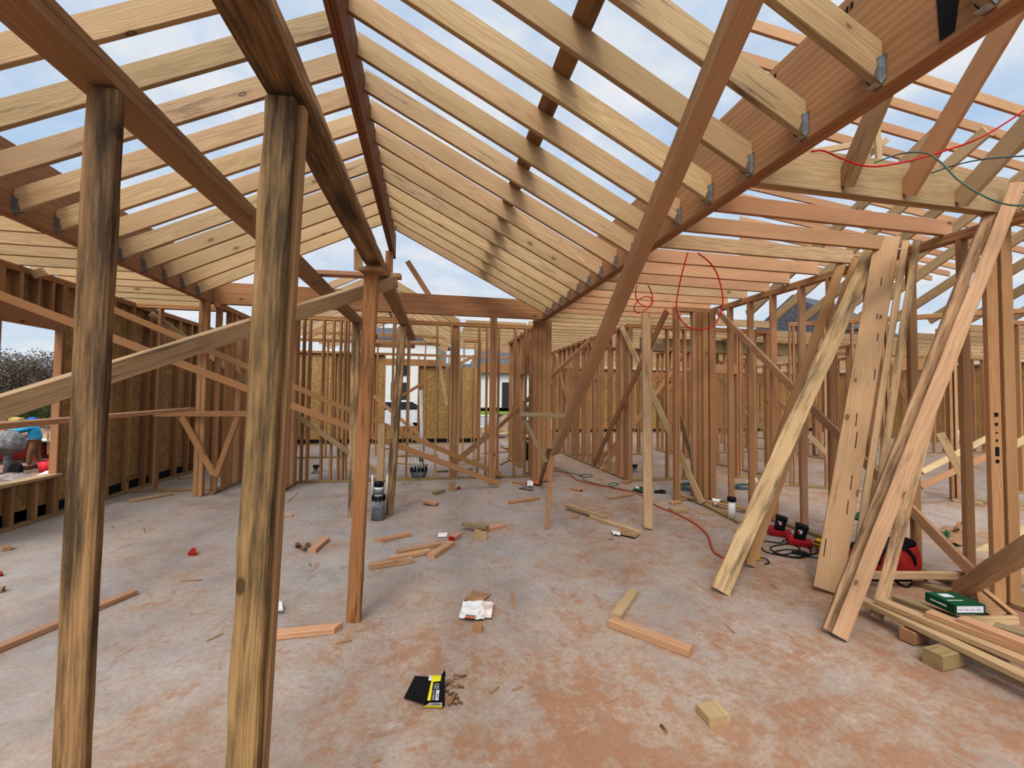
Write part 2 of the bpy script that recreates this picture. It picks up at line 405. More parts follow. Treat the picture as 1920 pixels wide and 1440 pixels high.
# perimeter wall on the left: strand board outside, one window opening
LX = -4.665
wy = [yX(p, -4.62) for p in (278, 296, 309, 335, 357, 378)]
ys = [4.35, 4.75, 5.62, 6.50, yX(210, -4.62), yX(247, -4.62)] + wy[0:2] + [wy[1]+.1] + wy[3:] + [9.75, 10.15, 10.56, 10.97, 11.37, 11.78, 12.18, 12.6, 13.0, 13.4, 13.8, 14.2]
A0 = 4.2
stud_wall('wall_left', (LX, A0), (LX, 14.6), [y-A0 for y in ys], kind='structure', headers=[(5.64-A0, 6.48-A0, 2.37, 2.56)],
          cripples=[(y-A0, .038, .50) for y in (5.66, 5.90, 6.20, 6.46)] + [(y-A0, 2.56, H-.076) for y in (5.66, 5.88, 6.1, 6.3, 6.46)] + [(5.645-A0, .54, 2.37), (6.475-A0, .54, 2.37)],
          osb=(.05, [(0, 5.64-A0, 0, H), (5.64-A0, 6.48-A0, 0, .52), (5.64-A0, 6.48-A0, 2.37, H), (6.48-A0, 14.6-A0, 0, H)]), strips=True)
bpy.data.objects['wall_left']['kind'] = 'structure'
o = board('window_1', (LX, 5.62, .52), (LX, 6.50, .52), .16, .038, (1, 0, 0), 'pine'); tag(o, kind='structure')
# back wall (far end), with a big opening
BY = 14.65; bx0 = -4.6
bst = [i*.4064 for i in range(0, 24)]
op0, op1 = xY(722, BY)-bx0, xY(783, BY)-bx0; op2, op3 = xY(897, BY)-bx0, xY(1000, BY)-bx0
stud_wall('wall_back', (bx0, BY), (3.6, BY), [s for s in bst if not (op0 < s < op1 or op2 < s < op3) and s < 8.2] + [op0-.02, op1+.02, op2-.02, op3+.02], kind='structure', gaps=[(op2, op3)],
          headers=[(op0, op1+.9, 2.62, 2.84), (op2, op3, 2.44, 2.78)], cripples=[(op0+i*.3, .04, .6) for i in range(1, 5)],
          osb=(.05, [(0, op0, 0, H), (op0, op1, 0, .6), (op1, op2, 0, 2.62)]), strips=True)
# right and far perimeter of the big wing
fy = 18.7
stud_wall('wall_far', (5.6, fy), (20, fy), [i*.4064 for i in range(36)], kind='structure', osb=(.05, [(0, 14.4, 0, H)]), strips=True)
stud_wall('wall_right', (20, 2.0), (20, fy), [i*.4064 for i in range(41)], kind='structure', osb=(-.05, [(0, fy-2, 0, H)]))

# ================================================================== PARTITION FRAMES
G = 'stud partition frames'
X1 = -3.26
stud_wall('stud_wall', (X1-.04, 7.45), (X1-.04, 11.4), [.10, .45, .62, .86, 1.02, 1.27, 1.68, 2.08, 2.5, 2.9, 3.3, 3.7], 'partition frame running back from the post at the far left beam end', group=G)
X2 = -2.27
stud_wall('stud_wall', (X2-.03, 7.48), (X2-.03, 8.19), [.02, .06, .25, .5, .66], 'short partition return beside the dark stained post, seen end-on', group=G)
Y3 = 8.28; a3 = -2.32
def s3(px): return xY(px, Y3)-a3
st3 = [(s3(p), 'fir') for p in (568, 579, 605, 623, 637, 645, 651, 692, 736, 764, 897, 934, 985)] + [(s3(818), 'pine'), (s3(845), 'pine'), (s3(859), 'pine'), (s3(912), 'fir'), (s3(965), 'fir')]
w3 = stud_wall('stud_wall', (a3, Y3), (2.0, Y3), st3, 'long cross partition under the gable beam, with the slanted braces at its foot', group=G)
board('corner_post', (xY(852, Y3), Y3, .038), (xY(852, Y3), Y3, H-.076), .10, .038, (1, 0, 0), 'fir', w3)
X4 = 2.09
w4 = stud_wall('stud_wall', (X4, 7.72), (X4, 10.9), [.09, .13, .17, .35, .40, .55, .75, .8, 1.7, 1.74, 2.1, 2.5, 3.0], 'hall partition with a doorway header behind the gable beam post', group=G, gaps=[(.84, 1.66)],
               headers=[(.84, 1.66, 2.1, 2.26)], cripples=[(s, 2.26, H-.076) for s in (.95, 1.15, 1.35, 1.55)])
for k, dx in enumerate((-.11, -.02, .07, .16)):
    board('corner_post', (X4+dx-.02, 7.69, .038), (X4+dx-.02, 7.69, H-.002), .086, .05, (1, 0, 0), 'fir', w4)
stud_wall('stud_wall', (.85, 10.6), (1.3, 10.6), [.02, .3, .43], 'small closet frame behind the cross partition', group=G, headers=[])
stud_wall('stud_wall', (-4.55, 11.5), (.3, 11.5), [i*.4064 for i in range(12)], 'middle partition between the cross partition and the back wall', group=G, gaps=[(2.45, 3.65)])
o = stud_wall('stud_wall', (-4.62, 7.85), (-3.36, 7.85), [.34], 'stub of plate and one stud joining the strand-board wall', group=G)
# hall, other side
X6 = 3.76
st6 = [.02, .06, .25, .45, .85, 1.26, 1.66, 1.72, 2.05, 2.42, 2.8, 2.86, 3.2, 3.55, 3.95, 4.35, 4.8, 4.86, 5.0, 6.0, 6.06, 6.3]
stud_wall('stud_wall', (X6+.045, 7.62), (X6+.045, 14.3), st6, 'long hall partition of close studs running to the back', group=G, gaps=[(5.04, 5.96)], headers=[(5.04, 5.96, 2.1, 2.28)])
stud_wall('stud_wall', (X6, 7.58), (6.9, 7.58), [.04, .08, .42, .5, .85, 1.22, 1.6, 1.66, 2.4, 2.46, 2.8, 3.1], 'cross partition behind the leaning bleached board', group=G, gaps=[(1.7, 2.38)], headers=[(1.7, 2.38, 2.1, 2.28)])
w7 = stud_wall('stud_wall', (3.78, 6.02), (4.43, 6.02), [.02, .065, .33, .37, .60], 'narrow closet frame below the big loop of red cord', group=G)
X8 = 4.45
ys8 = [yX(p, X8) for p in (1370, 1408, 1451, 1505, 1559, 1631, 1712, 1810)]
w8 = stud_wall('stud_wall', (X8, 5.98), (X8, 1.35), [5.98-y for y in ys8] + [3.95, 4.3], 'long partition behind the leaning lumber, carrying the joist ends', group=G, h=H)
for dx, dy in ((-.05, 0), (.035, .0), (.0, .05), (-.09, .05), (.08, .05)):
    board('corner_post', (X8-.12+dx*1.3, 5.93+dy, .038), (X8-.12+dx*1.3, 5.93+dy, H-.076), .086, .042, (1, 0, 0), random.choice(['fir', 'pink']), w8)
for px in (1872, 1901):
    q = oZ(px, 1138); b = board('corner_post', (q.x, q.y, .038), (q.x, q.y, H-.076), .089, .04, (.98, -.19, 0), 'fir', w8)
    if px == 1872:
        for (zz, ww, hh) in ((1.475, .03, .03), (1.40, .022, .022), (1.335, .016, .01), (1.275, .016, .018), (1.19, .03, .07), (1.115, .026, .026)):
            board('ink_mark', V((q.x, q.y, zz-hh/2))-V((.19*.022, .98*.022, 0)), V((q.x, q.y, zz+hh/2))-V((.19*.022, .98*.022, 0)), ww, .002, (.98, -.19, 0), 'black', b, ch=.0002)
# rooms beyond
stud_wall('stud_wall', (6.6, 6.75), (9.6, 4.35), [.02, .08, .16, .55, .95, 1.36, 1.42, 2.2, 2.26, 2.7, 3.1, 3.5, 3.8], 'skewed partition in the room beyond the leaning lumber', group=G, gaps=[(1.45, 2.18)], headers=[(1.45, 2.18, 2.1, 2.3)])
stud_wall('stud_wall', (6.95, 7.6), (6.95, 12.0), [.03, .08, .4, .8, 1.2, 1.62, 1.68, 2.5, 2.56, 2.9, 3.3, 3.7, 4.1, 4.36], 'partition running back beyond the narrow closet', group=G, gaps=[(1.7, 2.48)], headers=[(1.7, 2.48, 2.1, 2.3)])
stud_wall('stud_wall', (4.0, 11.2), (9.8, 11.2), [.03, .3, .7, 1.1, 1.5, 1.9, 1.95, 3.1, 3.15, 3.5, 3.9, 4.3, 4.7, 5.1, 5.5], 'cross partition deep in the right wing', group=G, gaps=[(1.98, 3.08)], headers=[(1.98, 3.08, 2.1, 2.35)])
stud_wall('stud_wall', (9.8, 5.6), (14.5, 5.6), [i*.4064 for i in range(4)]+[1.55, 2.6, 2.66, 3.0, 3.4, 3.8, 4.2, 4.6], 'partition at the right edge of the wing', group=G, gaps=[(1.6, 2.55)], headers=[(1.6, 2.55, 2.1, 2.38)])
stud_wall('stud_wall', (10.6, 8.2), (10.6, 15.0), [i*.4064 for i in range(7)]+[4.0, 4.06]+[4.4+i*.4064 for i in range(6)], 'long partition at the back of the wing', group=G, gaps=[(2.6, 3.95)], headers=[(2.6, 3.95, 2.15, 2.45)])
stud_wall('stud_wall', (11.0, 10.4), (17.5, 10.4), [i*.4064 for i in range(5)]+[1.75, 3.2, 3.26]+[3.6+i*.4064 for i in range(8)], 'partition with a wide opening at the back of the wing', group=G, gaps=[(1.8, 3.15)], headers=[(1.8, 3.15, 2.15, 2.45)])
stud_wall('stud_wall', (13.6, 11.5), (13.6, 18.6), [i*.4064 for i in range(17)], 'far partition meeting the sunlit strand-board wall', group=G)

# ================================================================== VAULT
def beam(name, a, b, h, t, plies, wd, mat, label, cat):
    a = V(a); b = V(b); x = (b-a).normalized(); z = x.cross(V(wd)).normalized()
    r = empty(name, (a+b)/2, label, cat)
    for k in range(plies):
        d = z*((k-(plies-1)/2)*(t/plies)); board('ply', a+d, b+d, h, t/plies-.003, wd, mat, r, ch=.003)
    return r
XL, XR = -3.39, 2.06
bR = beam('laminated_beam', (XR+.053, -1.2, H+.295), (XR+.053, 7.74, H+.295), .59, .106, 2, (0, 0, 1), 'lvl', 'deep brown laminated beam on the right carrying the rafter hangers', 'beam')
bL = beam('laminated_beam', (XL-.053, .2, H+.295), (XL-.053, 7.64, H+.295), .59, .106, 2, (0, 0, 1), 'lvl', 'deep brown laminated beam on the left carrying the rafter hangers', 'beam')
beam('laminated_beam', (XL, 7.60, H+.175), (XR, 7.60, H+.175), .35, .09, 2, (0, 0, 1), 'lvl', 'brown laminated beam across the far gable', 'beam')
beam('ridge_beam', (-.665, -.9, 4.32), (-.665, 8.0, 4.32), .44, .086, 2, (0, 0, 1), 'ridge', 'dark reddish ridge beam at the peak of the vault', 'beam')
for px, z0_ in ((1455, 0), (1600, 0)):          # smudged mill stamps on the right beam
    q = oX(px, 130 if px == 1455 else 30, XR)
    for k in range(7):
        board('mill_stamp', (XR-.001, q.y+k*.024, 3.555), (XR-.001, q.y+k*.024+.014, 3.557), .028, .001, (0, .3, 1), 'tar', bR, ch=.0002)
q = oX(1790, 60, XR); mbx = MB()
mbx.poly([(XR-.002, q.y-.0, 3.06), (XR-.002, q.y+.05, 3.06), (XR-.002, q.y+.06, 3.30), (XR-.002, q.y+.01, 3.34), (XR-.002, q.y-.02, 3.2)], 'tar', .001).build('dark_smear', parent=bR)
ZB, RISE = 3.05, 1.33; ta = RISE/2.68; ca = 1/math.sqrt(1+ta*ta)
def hanger(Y, side, parent):
    X = XR if side > 0 else XL; mb = MB(); s = -side
    for k in (-1, 1):
        yy = Y + k*.0205
        mb.poly([(X, yy, 3.045), (X+s*.05, yy, 3.045+.03), (X+s*.045, yy, 3.10), (X+s*.03, yy, 3.13), (X+s*.036, yy, 3.165), (X, yy, 3.185)], 'steel', .0015)
        y2 = yy + k*.0005
        mb.poly([(X+s*.002, y2, 3.05), (X+s*.002, y2+k*.017, 3.07), (X+s*.002, y2+k*.013, 3.09), (X+s*.002, y2+k*.020, 3.105), (X+s*.002, y2+k*.012, 3.135), (X+s*.002, y2+k*.02, 3.16), (X+s*.002, y2+k*.016, 3.185), (X+s*.002, y2, 3.185)], 'steel', .0015)
    mb.box((X+s*.025, Y, 3.042), (.05, .042, .002), mat='steel')
    mb.build('joist_hanger', parent=parent)
def rafter(Y, side, label, grp, mat):
    r0 = V((-.665+side*.045, Y, ZB+RISE+.092/ca)); r1 = V((XR if side > 0 else XL, Y, ZB+.092/ca))
    o = board('rafter', r0, r1, .184, .038, (0, 0, 1), mat, cutA=-ta, cutB=-ta, n=2)
    tag(o, label, 'rafter', grp); hanger(Y, side, o); return o
kR = list(range(14, -3, -1))
for i, k in enumerate(kR):
    mt = 'pine_blue' if k in (1, 6) else random.choice(['pine', 'pine', 'pine', 'pine_blue'])
    rafter(1.5816+.4064*k, 1, f'pale rafter sloping to the right beam, {ORD[i]} from the far gable', 'rafters of the right slope', mt)
jL = [5, 4, 3, 2, 1, 0, -1, -2, -3, -4, -5, -6, -7, -8]
jL = [7, 6] + jL
for i, k in enumerate(jL):
    rafter(4.2163+.4064*k, -1, f'pale rafter sloping to the left beam, {ORD[i]} from the far gable', 'rafters of the left slope', random.choice(['pine', 'pine', 'pine', 'pine_blue']))
zt = 4.38+.206-.5*(.886+.62)+.019/ca+.004
o = board('bracing_board', (.886, -.6, zt), (.886, 7.4, zt), .14, .038, (1, 0, -ta), 'plank'); tag(o, 'flat bracing board nailed across the tops of the right slope rafters', 'board')
# gable stack over the far beam
for k, dx in enumerate((-.05, -.01, .03)):
    o = board('king_post', (-.69+dx*1.05, 7.60, H+.352), (-.69+dx*1.05, 7.60, 4.098), .086, .039, (0, 1, 0), 'fir')
    tag(o, f'{("left", "middle", "right")[k]} stud of the post between gable beam and ridge', 'post', 'king post studs')
o = board('gable_brace', oY(764, 490, 7.62), oY(806, 556, 7.62), .089, .038, (1, 0, 1), 'fir'); tag(o, 'reddish slanted brace from the ridge down to the gable beam', 'brace')
o = board('hanging_block', oY(672, 468, 6.9), oY(672, 507, 6.9), .13, .038, (1, .5, 0), 'pine'); tag(o, 'short pale block hanging beside the shoring beam below the peak', 'block')
o = board('cross_tie', oZ(588, 512, 2.598), oZ(752, 519, 2.598), .038, .089, (0, 0, 1), 'pink'); tag(o, 'pink cross tie lying over the two shoring beams', 'tie')

# ================================================================== SHORING
def shore_beam(a, b, label, n2):
    a = V(a); b = V(b); r = empty('shoring_beam', (a+b)/2, label, 'beam', 'shoring beams')
    for k in range(2): board('ply', a+V((0, 0, .019+.0385*k)), b+V((0, 0, .019+.0385*k)), .118-.008*k, .038, (1, 0, 0), ('plank' if n2 == 0 else ('old', 'aged')[k]), r, rough=.002 if n2 == 0 else .006, n=24)
shore_beam((-.99, .25, 2.45), (-.90, 7.40, 2.53), 'smooth brown shoring beam on the left, over the nearest dark post', 0)
shore_beam((-.455, .25, 2.44), (-.385, 3.22, 2.485), 'dark weathered shoring beam over the second dark post', 1)
shore_beam((-.375, 3.24, 2.482), (-.285, 7.46, 2.535), 'smooth brown shoring beam running on beyond the orange-streaked post', 0)
o = board('cross_tie', oY(668, 646, 7.43), oY(778, 650, 7.43), .06, .038, (0, 0, 1), 'lvl'); tag(o, 'dark red cross tie under the far ends of the shoring beams', 'tie')
def post(base, top, w, t, mat, label, wd=(1, -.15, 0), rough=.004, n=26, taper=0):
    o = board('shoring_post', base, top, w, t, wd, mat, rough=rough, n=n, ch=.008, taper=taper); tag(o, label, 'post', 'shoring posts'); return o
post((-1.005, 1.50, 0), (-.945, 1.43, 2.449), .092, .035, 'old', 'nearest dark stained post at the left under the smooth shoring beam')
p2 = post((-.525, 1.40, 0), (-.440, 1.335, 2.438), .088, .028, 'old', 'dark bark-edged post second from the left', rough=.007)
o = board('splice_stud', (-.512, 1.436, 0), (-.420, 1.371, 2.436), .085, .036, (1, -.15, 0), 'plank', p2, ch=.004)
post((-.479, 3.154, 0), (-.395, 3.06, 2.42), .092, .05, 'orange_post', 'orange-streaked post with dark foot, third shoring post')
o = board('post_block', (-.46, 3.04, 2.425), (-.31, 3.01, 2.425), .13, .03, (0, 1, 0), 'plank'); tag(o, 'thin block wedged on the orange-streaked post', 'block')
post((-.93, 5.83, 0), (-.925, 5.76, 2.50), .10, .06, 'aged', 'bark-edged post behind the orange-streaked one', rough=.006)
post((-.474, 5.89, 0), (-.345, 5.78, 2.50), .098, .07, 'aged', 'slim pale post beside the grey drain stub', rough=.005)
# posts under the gable beam
gp = empty('built_up_post', (xY(924, 7.60), 7.60, 0), 'triple stud post under the right part of the gable beam', 'post')
for k in (-1, 0, 1): board('stud', (xY(924, 7.60)+k*.039, 7.60, 0), (xY(924, 7.60)+k*.039, 7.60, H-.002), .089, .038, (0, 1, 0), 'fir', gp)
gp = empty('built_up_post', (-3.44, 7.42, 0), 'double stud post under the far end of the left beam', 'post')
for k in (-1, 1): board('stud', (-3.44+k*.033, 7.40, .012), (-3.44+k*.033, 7.40, H-.002), .062, .086, (1, 0, 0), 'fir', gp)
board('foot_strap', (-3.44, 7.40, 0), (-3.44, 7.40, .012), .14, .09, (1, 0, 0), 'steel', gp)

# ================================================================== BRACES
def face_wd(a, b, roll=0):
    a = V(a); b = V(b); x = (b-a).normalized(); w = x.cross(CP-(a+b)/2).normalized()
    return Matrix.Rotation(roll, 3, x) @ w
def brace(a, b, label, w=.089, t=.038, mat='fir', roll=0, ends=None, endB=None, name='diagonal_brace', wd=None, rough=0, n=1, cat='brace'):
    o = board(name, a, b, w, t, wd or face_wd(a, b, roll), mat, ends=ends, endB=endB, rough=rough, n=n); tag(o, label, cat, 'diagonal braces' if name == 'diagonal_brace' else None); return o
brace(oD(-160, 815, 1.62), oD(742, 527, 3.36), 'pale wide brace rising from the left edge to the shoring beams', .10, .04, 'pine_blue', roll=.35, rough=.004, n=20)
pe = V((1.28, 7.62, .09))
brace(oX(-70, 528, -4.57), oZ(935, 907, .06), 'lower of two long parallel braces across the left side', mat='fir', wd=(0, 0, 1))
brace(oX(192, 572, -4.57), oY(938, 890, 8.19), 'upper of two long parallel braces across the left side', mat='fir', wd=(0, 0, 1))
brace(oX(282, 588, -4.57), oZ(727, 899, .04), 'thin steep brace from the strand-board wall to the cross partition foot', mat='pine_blue', wd=(0, 0, 1))
# big brace from the stake up past the right rafters
a = oD(1040, 850, 5.0); b = oD(1397, 5, 1.22); b = a + (b-a)*1.12
brace(a, b, 'big brown brace climbing from the stake past the right beam', .092, .05, 'tan', roll=.75)
o = board('floor_stake', oZ(1025, 992), oY(1036, 852, oZ(1025, 992).y), .045, .038, CR, 'fir'); tag(o, 'upright stake on the slab at the foot of the big brown brace', 'stake')
o = board('floor_stake', oD(1031, 838, 5.1), oZ(1013, 906, .0)+V((0, -.0, .02)), .06, .038, CR, 'plank'); tag(o, 'second short stake angled behind the upright stake', 'stake')
br = empty('trestle', oD(1020, 820, 5.06), 'greyed triangular trestle hung at the big brace foot', 'trestle')
board('rail', oD(974, 777, 5.06), oD(1067, 780, 5.06), .05, .04, _U, 'grey_wood', br)
board('leg', oD(981, 782, 5.10), oD(1024, 866, 5.10), .05, .038, CR, 'grey_wood', br)
board('leg', oD(1061, 786, 5.14), oD(1034, 842, 5.14), .035, .038, CR, 'grey_wood', br)
# V bracket and rails before the left post
o = board('rail', oD(-40, 802, 2.45), oD(358, 767, 5.6), .089, .04, _R, 'pink'); o.name = 'guard_rail'; tag(o, 'long pink rail across the window at waist height', 'rail')
o = board('guard_rail', oD(290, 776, 6.47), oD(470, 776, 6.47), .085, .038, _U, 'fir'); tag(o, 'short level rail above the crossed struts by the left post', 'rail')
o = board('strut', oD(341, 782, 6.42), oD(401, 890, 6.42), .085, .038, CR, 'fir'); tag(o, 'left strut of the V at the left post foot', 'strut')
o = board('strut', oD(445, 784, 6.42), oD(405, 893, 6.36), .085, .038, CR, 'fir'); tag(o, 'right strut of the V at the left post foot', 'strut')
# right side braces
brace(oX(1342, 580, 4.37), oX(1822, 1072, 4.37), 'long pink brace along the partition from the closet corner to the floor', mat='pink', wd=(0, 0, 1))
brace(oD(1250, 583, 6.6), oZ(1112, 873, .03), 'red-tipped brace from the closet frame down to the hall partition', roll=.6, ends='red_paint')
brace(oX(1166, 613, 3.74), oZ(1317, 944, .03), 'pale brace from the hall partition corner to the closet foot', mat='pine', roll=.5, ends='red_paint')
brace(oD(1272, 770, 7.4), oZ(1312, 910, .03), 'short thin brace behind the closet frame', mat='pine', roll=.8)
brace(oD(930, 806, 10.0), oX(1107, 637, 3.74), 'brace crossing the hall doorway high to the hall partition', roll=.3)
brace(oY(755, 741, 13.6), oY(838, 692, 13.6), 'thin brace across the back window opening', mat='fir')
brace(oY(862, 682, 13.2), oY(912, 655, 13.2), 'short brace on the back strand board', mat='fir')
brace(oD(858, 863, 9.9), oD(912, 818, 9.9), 'low brown brace behind the cross partition', w=.14, mat='plank')
brace(oD(700, 742, 11.0), oD(812, 838, 11.0), 'falling brace through the cross partition bays', mat='fir')
brace(oD(822, 670, 11.6), oD(838, 760, 11.6), 'steep pale brace before the back strand board', mat='pine')
brace(oD(1042, 662, 12.0), oD(1084, 838, 12.0), 'steep thin brace at the end of the hall', mat='pink', w=.07)
brace(oD(1197, 682, 9.3), oD(1262, 840, 9.3), 'thin pale brace behind the leaning bleached board', mat='pine', w=.07)
brace(oD(1120, 868, 10.2), oD(1290, 690, 10.2), 'rising brace behind the bleached board', mat='fir')
brace(oD(1110, 905, 9.2), oD(1300, 640, 10.5), 'second rising brace behind the bleached board', mat='fir')
brace(oD(1278, 645, 10.5), oD(1460, 812, 10.5), 'falling brace deep behind the closet frame', mat='pine')
brace(oD(1372, 660, 12.0), oD(1560, 860, 12.0), 'falling brace before the far strand board', mat='fir')
brace(oD(1360, 735, 11.0), oD(1480, 850, 11.0), 'lower falling brace before the far strand board', mat='pine')
brace(oD(1515, 815, 7.5), oD(1580, 880, 7.3), 'short brace behind the thick leaning plank', mat='pine')
brace(oD(1728, 885, 6.6), oD(1870, 812, 6.6), 'pale rising brace in the room beyond the stacked lumber', mat='pine')
brace(oD(1725, 912, 6.4), oD(1870, 848, 6.4), 'lower rising brace in the room beyond the stacked lumber', mat='fir')
brace(oD(1762, 812, 5.6), oD(1818, 915, 5.4), 'falling short brace crossing the two rising ones', mat='pine')
brace(oD(1660, 672, 6.8), oD(1712, 770, 6.8), 'falling brace behind the thick leaning plank top', mat='fir')
brace(oD(1878, 850, 6.0), oD(1960, 800, 6.0), 'brace at the right edge beyond the double stud', mat='pine')
brace(oD(1640, 930, 5.0), oD(1705, 1030, 5.0), 'slanted brace behind the red tool bag', mat='fir')
brace(oD(1760, 1075, 4.4), oD(1940, 985, 4.6), 'low brace behind the double stud near the floor', mat='pine')
# ================================================================== JOISTS AND OTHER ROOFS
n = 0
for k in range(0, 31):
    Y = 2.88+.4064*k
    if Y < 7.3: x0, x1 = XR+.11, [4.50, 4.44, 4.42, 4.40, 4.42][k] if k < 5 else 4.5
    elif Y < 7.75: x0, x1 = XR+.11, 6.9
    else: x0, x1 = 2.04, 5.2
    if k in (27, 28, 29, 30): continue
    w = .14 if k > 0 else .135
    o = board('ceiling_joist', (x0, Y, H+w/2), (x1, Y, H+w/2), w, .038, (0, 0, 1), ('pink' if k < 11 and k not in (2, 6) else 'pine'), ch=.003, rough=.004 if k in (3, 6) else 0)
    tag(o, f'ceiling joist right of the vault, {ORD[k]} counting back from the doubled header', 'joist', 'joists right of the vault'); n += 1
for k in range(12):
    Y = 3.817+.4064*k
    if Y > 8.4: continue
    e = -4.86+.02*random.random()
    o = board('ceiling_joist', (e, Y, H+.07), (XL-.11, Y, H+.07), .14, .038, (0, 0, 1), 'pine', cutA=.4, ch=.003)
    tag(o, f'pale joist between strand-board wall and left beam, {ORD[k]} from the near end', 'joist', 'joists left of the vault')
o = board('rafter_offcut', oX(66, 505, -4.60), oX(78, 519, -4.56), .13, .038, (0, 0, 1), 'pine'); tag(o, 'angled offcut hooked over the strand-board wall plate', 'offcut')
# doubled header and three jack rafters
beam('header_beam', (XR+.11, 2.47, H+.143), (4.40, 2.47, H+.143), .286, .076, 2, (0, 0, 1), 'pine', 'pale doubled header beam spanning from the right beam to the leaning lumber', 'beam')
jr = [((1583, 372), (1652, 208)), ((1698, 386), (1912, 30)), ((1797, 400), (1918, 268))]
for i, (p, q) in enumerate(jr):
    a = oY(*p, 2.425); b = oX(*q, a.x); d = (b-a).normalized(); b = a + d*(2.6 if i else .80)
    a = a + V((0, 0, .085)); b = b + V((0, 0, .085))
    o = board('jack_rafter', a, b, .14, .038, (0, 0, 1), ('plank', 'fir', 'pine')[i]); tag(o, ('short dark jack rafter landing on the doubled header near the right beam', 'long brown jack rafter, middle one on the doubled header', 'pale jack rafter landing near the header end')[i], 'rafter', 'jack rafters on the header')
# upper pink rafters over the right wing
for k in range(0, 15):
    Y = 4.2+.4064*k; z = 6.26
    x0 = 1.15*Y*.72; o = board('upper_rafter', (x0, Y, z-.1*x0+.07), (13.5, Y, z-1.35+.07), .14, .038, (0, 0, 1), 'pink', ch=.003)
    tag(o, f'pink roof rafter high over the right wing, {ORD[k]} from the near side', 'rafter', 'upper rafters of the right wing')
# roof slope falling to the back over the right rooms
for k in range(9):
    X = 5.6+.61*k; Y1 = 5.9 if X > 7.5 else 6.6
    if X > 7.5: Y1 = 6.3-.35*(X-7.5)+.6
    o = board('slope_rafter', (X, Y1, H+.08), (X, Y1-3.0, H+.08+1.56), .15, .038, (0, 0, 1), 'pine', ch=.003)
    tag(o, f'tan rafter rising toward the viewer over the right rooms, {ORD[k]} from the partition', 'rafter', 'rafters over the right rooms')
# deep ceiling joists of the wing
k = 0
for Y in [6.1+i*.55 for i in range(23)]:
    x0 = 10.8 if Y < 8.1 else 5.3 if Y < 11 else 3.9
    o = board('deep_joist', (x0, Y, H+.07), (19.5, Y, H+.07), .14, .038, (0, 0, 1), 'pine', ch=.003)
    tag(o, f'pale joist deep in the right wing, {ORD[k]} counting back', 'joist', 'deep joists of the right wing'); k += 1
o = board('wing_beam', (4.8, 9.0, 2.85), (9.4, 9.0, 2.85), .30, .08, (0, 0, 1), 'grey_wood'); tag(o, 'wide brown beam hung below the deep joists', 'beam')
# odd frames on top of the right joists
for i, (p, q, D) in enumerate([((1640, 175), (1650, 335), 5.2), ((1560, 350), (1662, 262), 5.3), ((1440, 300), (1600, 272), 5.0), ((1420, 312), (1560, 290), 5.4)]):
    o = board('loose_stick', oD(*p, D), oD(*q, D), .07, .038, _U if i else CR, 'pine'); tag(o, ('upright stick on the joists behind the doubled header', 'slanted stick on the joists behind the doubled header', 'level stick on the joists behind the header, upper', 'level stick on the joists behind the header, lower')[i], 'stick', 'sticks on the right joists')
# back gable
rz = 4.02
for s in (-1, 1):
    for k in range(10):
        Y = 8.75+.6*k; xe = -1.15+s*(1.95 if s < 0 else 1.75)
        o = board('gable_rafter', (-1.15+s*.02, Y, rz+.07), (xe, Y, H+.07), .14, .038, (0, 0, 1), 'pine', ch=.003)
        tag(o, f'pale rafter of the back gable, {"left" if s < 0 else "right"} slope, {ORD[k]} counting back', 'rafter', 'rafters of the back gable')
o = board('gable_ridge', (-1.15, 8.6, rz+.10), (-1.15, 14.3, rz+.10), .19, .038, (0, 0, 1), 'plank'); tag(o, 'thin ridge board of the back gable', 'beam')
for k in range(9):
    Y = 8.75+.5*k
    o = board('closet_joist', (.75, Y, H+.07), (2.03, Y, H+.07), .14, .038, (0, 0, 1), 'pine', ch=.003); tag(o, f'short pale joist beside the back gable, {ORD[k]} counting back', 'joist', 'short joists by the back gable')
for i, (za, xa, xb) in enumerate(((3.18, -3.1, .6), (3.62, -2.0, -.3))):
    o = board('gable_tie', (xa, 11.5, za), (xb, 11.5, za), .085, .038, (0, 0, 1), 'fir'); tag(o, ('lower', 'upper')[i] + ' level tie in the back gable', 'tie', 'ties of the back gable')
for i, px in enumerate((716, 740, 768)):
    X = xY(px, 11.5); o = board('gable_stud', (X, 11.5, H), (X, 11.5, H+.75-.3*abs(i-1)), .089, .038, (0, 1, 0), 'fir'); tag(o, ('left', 'middle', 'right')[i] + ' stud of the back gable frame', 'stud', 'studs of the back gable')
# ================================================================== LEANING LUMBER ON THE RIGHT
LG = 'lumber leaning on the right partition'
def lean(pb, pt, w, mat, label, X=4.33, off=0, endB=None, rough=0, t=.038, roll=0, sh=0):
    b = oZ(*pb); t_ = oX(*pt, X); x = (t_-b).normalized(); wd = face_wd(b, t_, roll)
    nn = x.cross(wd); nn = nn if nn.dot(CP-b) > 0 else -nn
    b = b - nn*off; t_ = t_ - nn*off
    if b.z < .02: b.z = .02
    o = board('leaning_board', t_, b, w, t, wd, mat, endB=endB, rough=rough, n=24 if rough else 1); tag(o, label, 'lumber', LG); return o
lean((1388, 1073), (1594, 470), .085, 'fir', 'first of two red-ended boards behind the bark-edged leaning board', off=.08, endB='red_paint', roll=.45)
lean((1421, 1077), (1630, 470), .085, 'fir', 'second of two red-ended boards behind the bark-edged leaning board', off=.17, endB='red_paint', roll=.45)
lean((1350, 1113), (1634, 472), .135, 'aged', 'grey bark-edged board leaning, leftmost of the leaning lumber', rough=.012, roll=.15)
L2 = lean((1551, 1112), (1664, 445), .19, 'tan', 'widest leaning plank with long cracks', roll=.1, rough=.003)
lean((1597, 1119), (1700, 447), .05, 'pine', 'narrow board leaning at the right edge of the widest plank', off=.048, roll=.1)
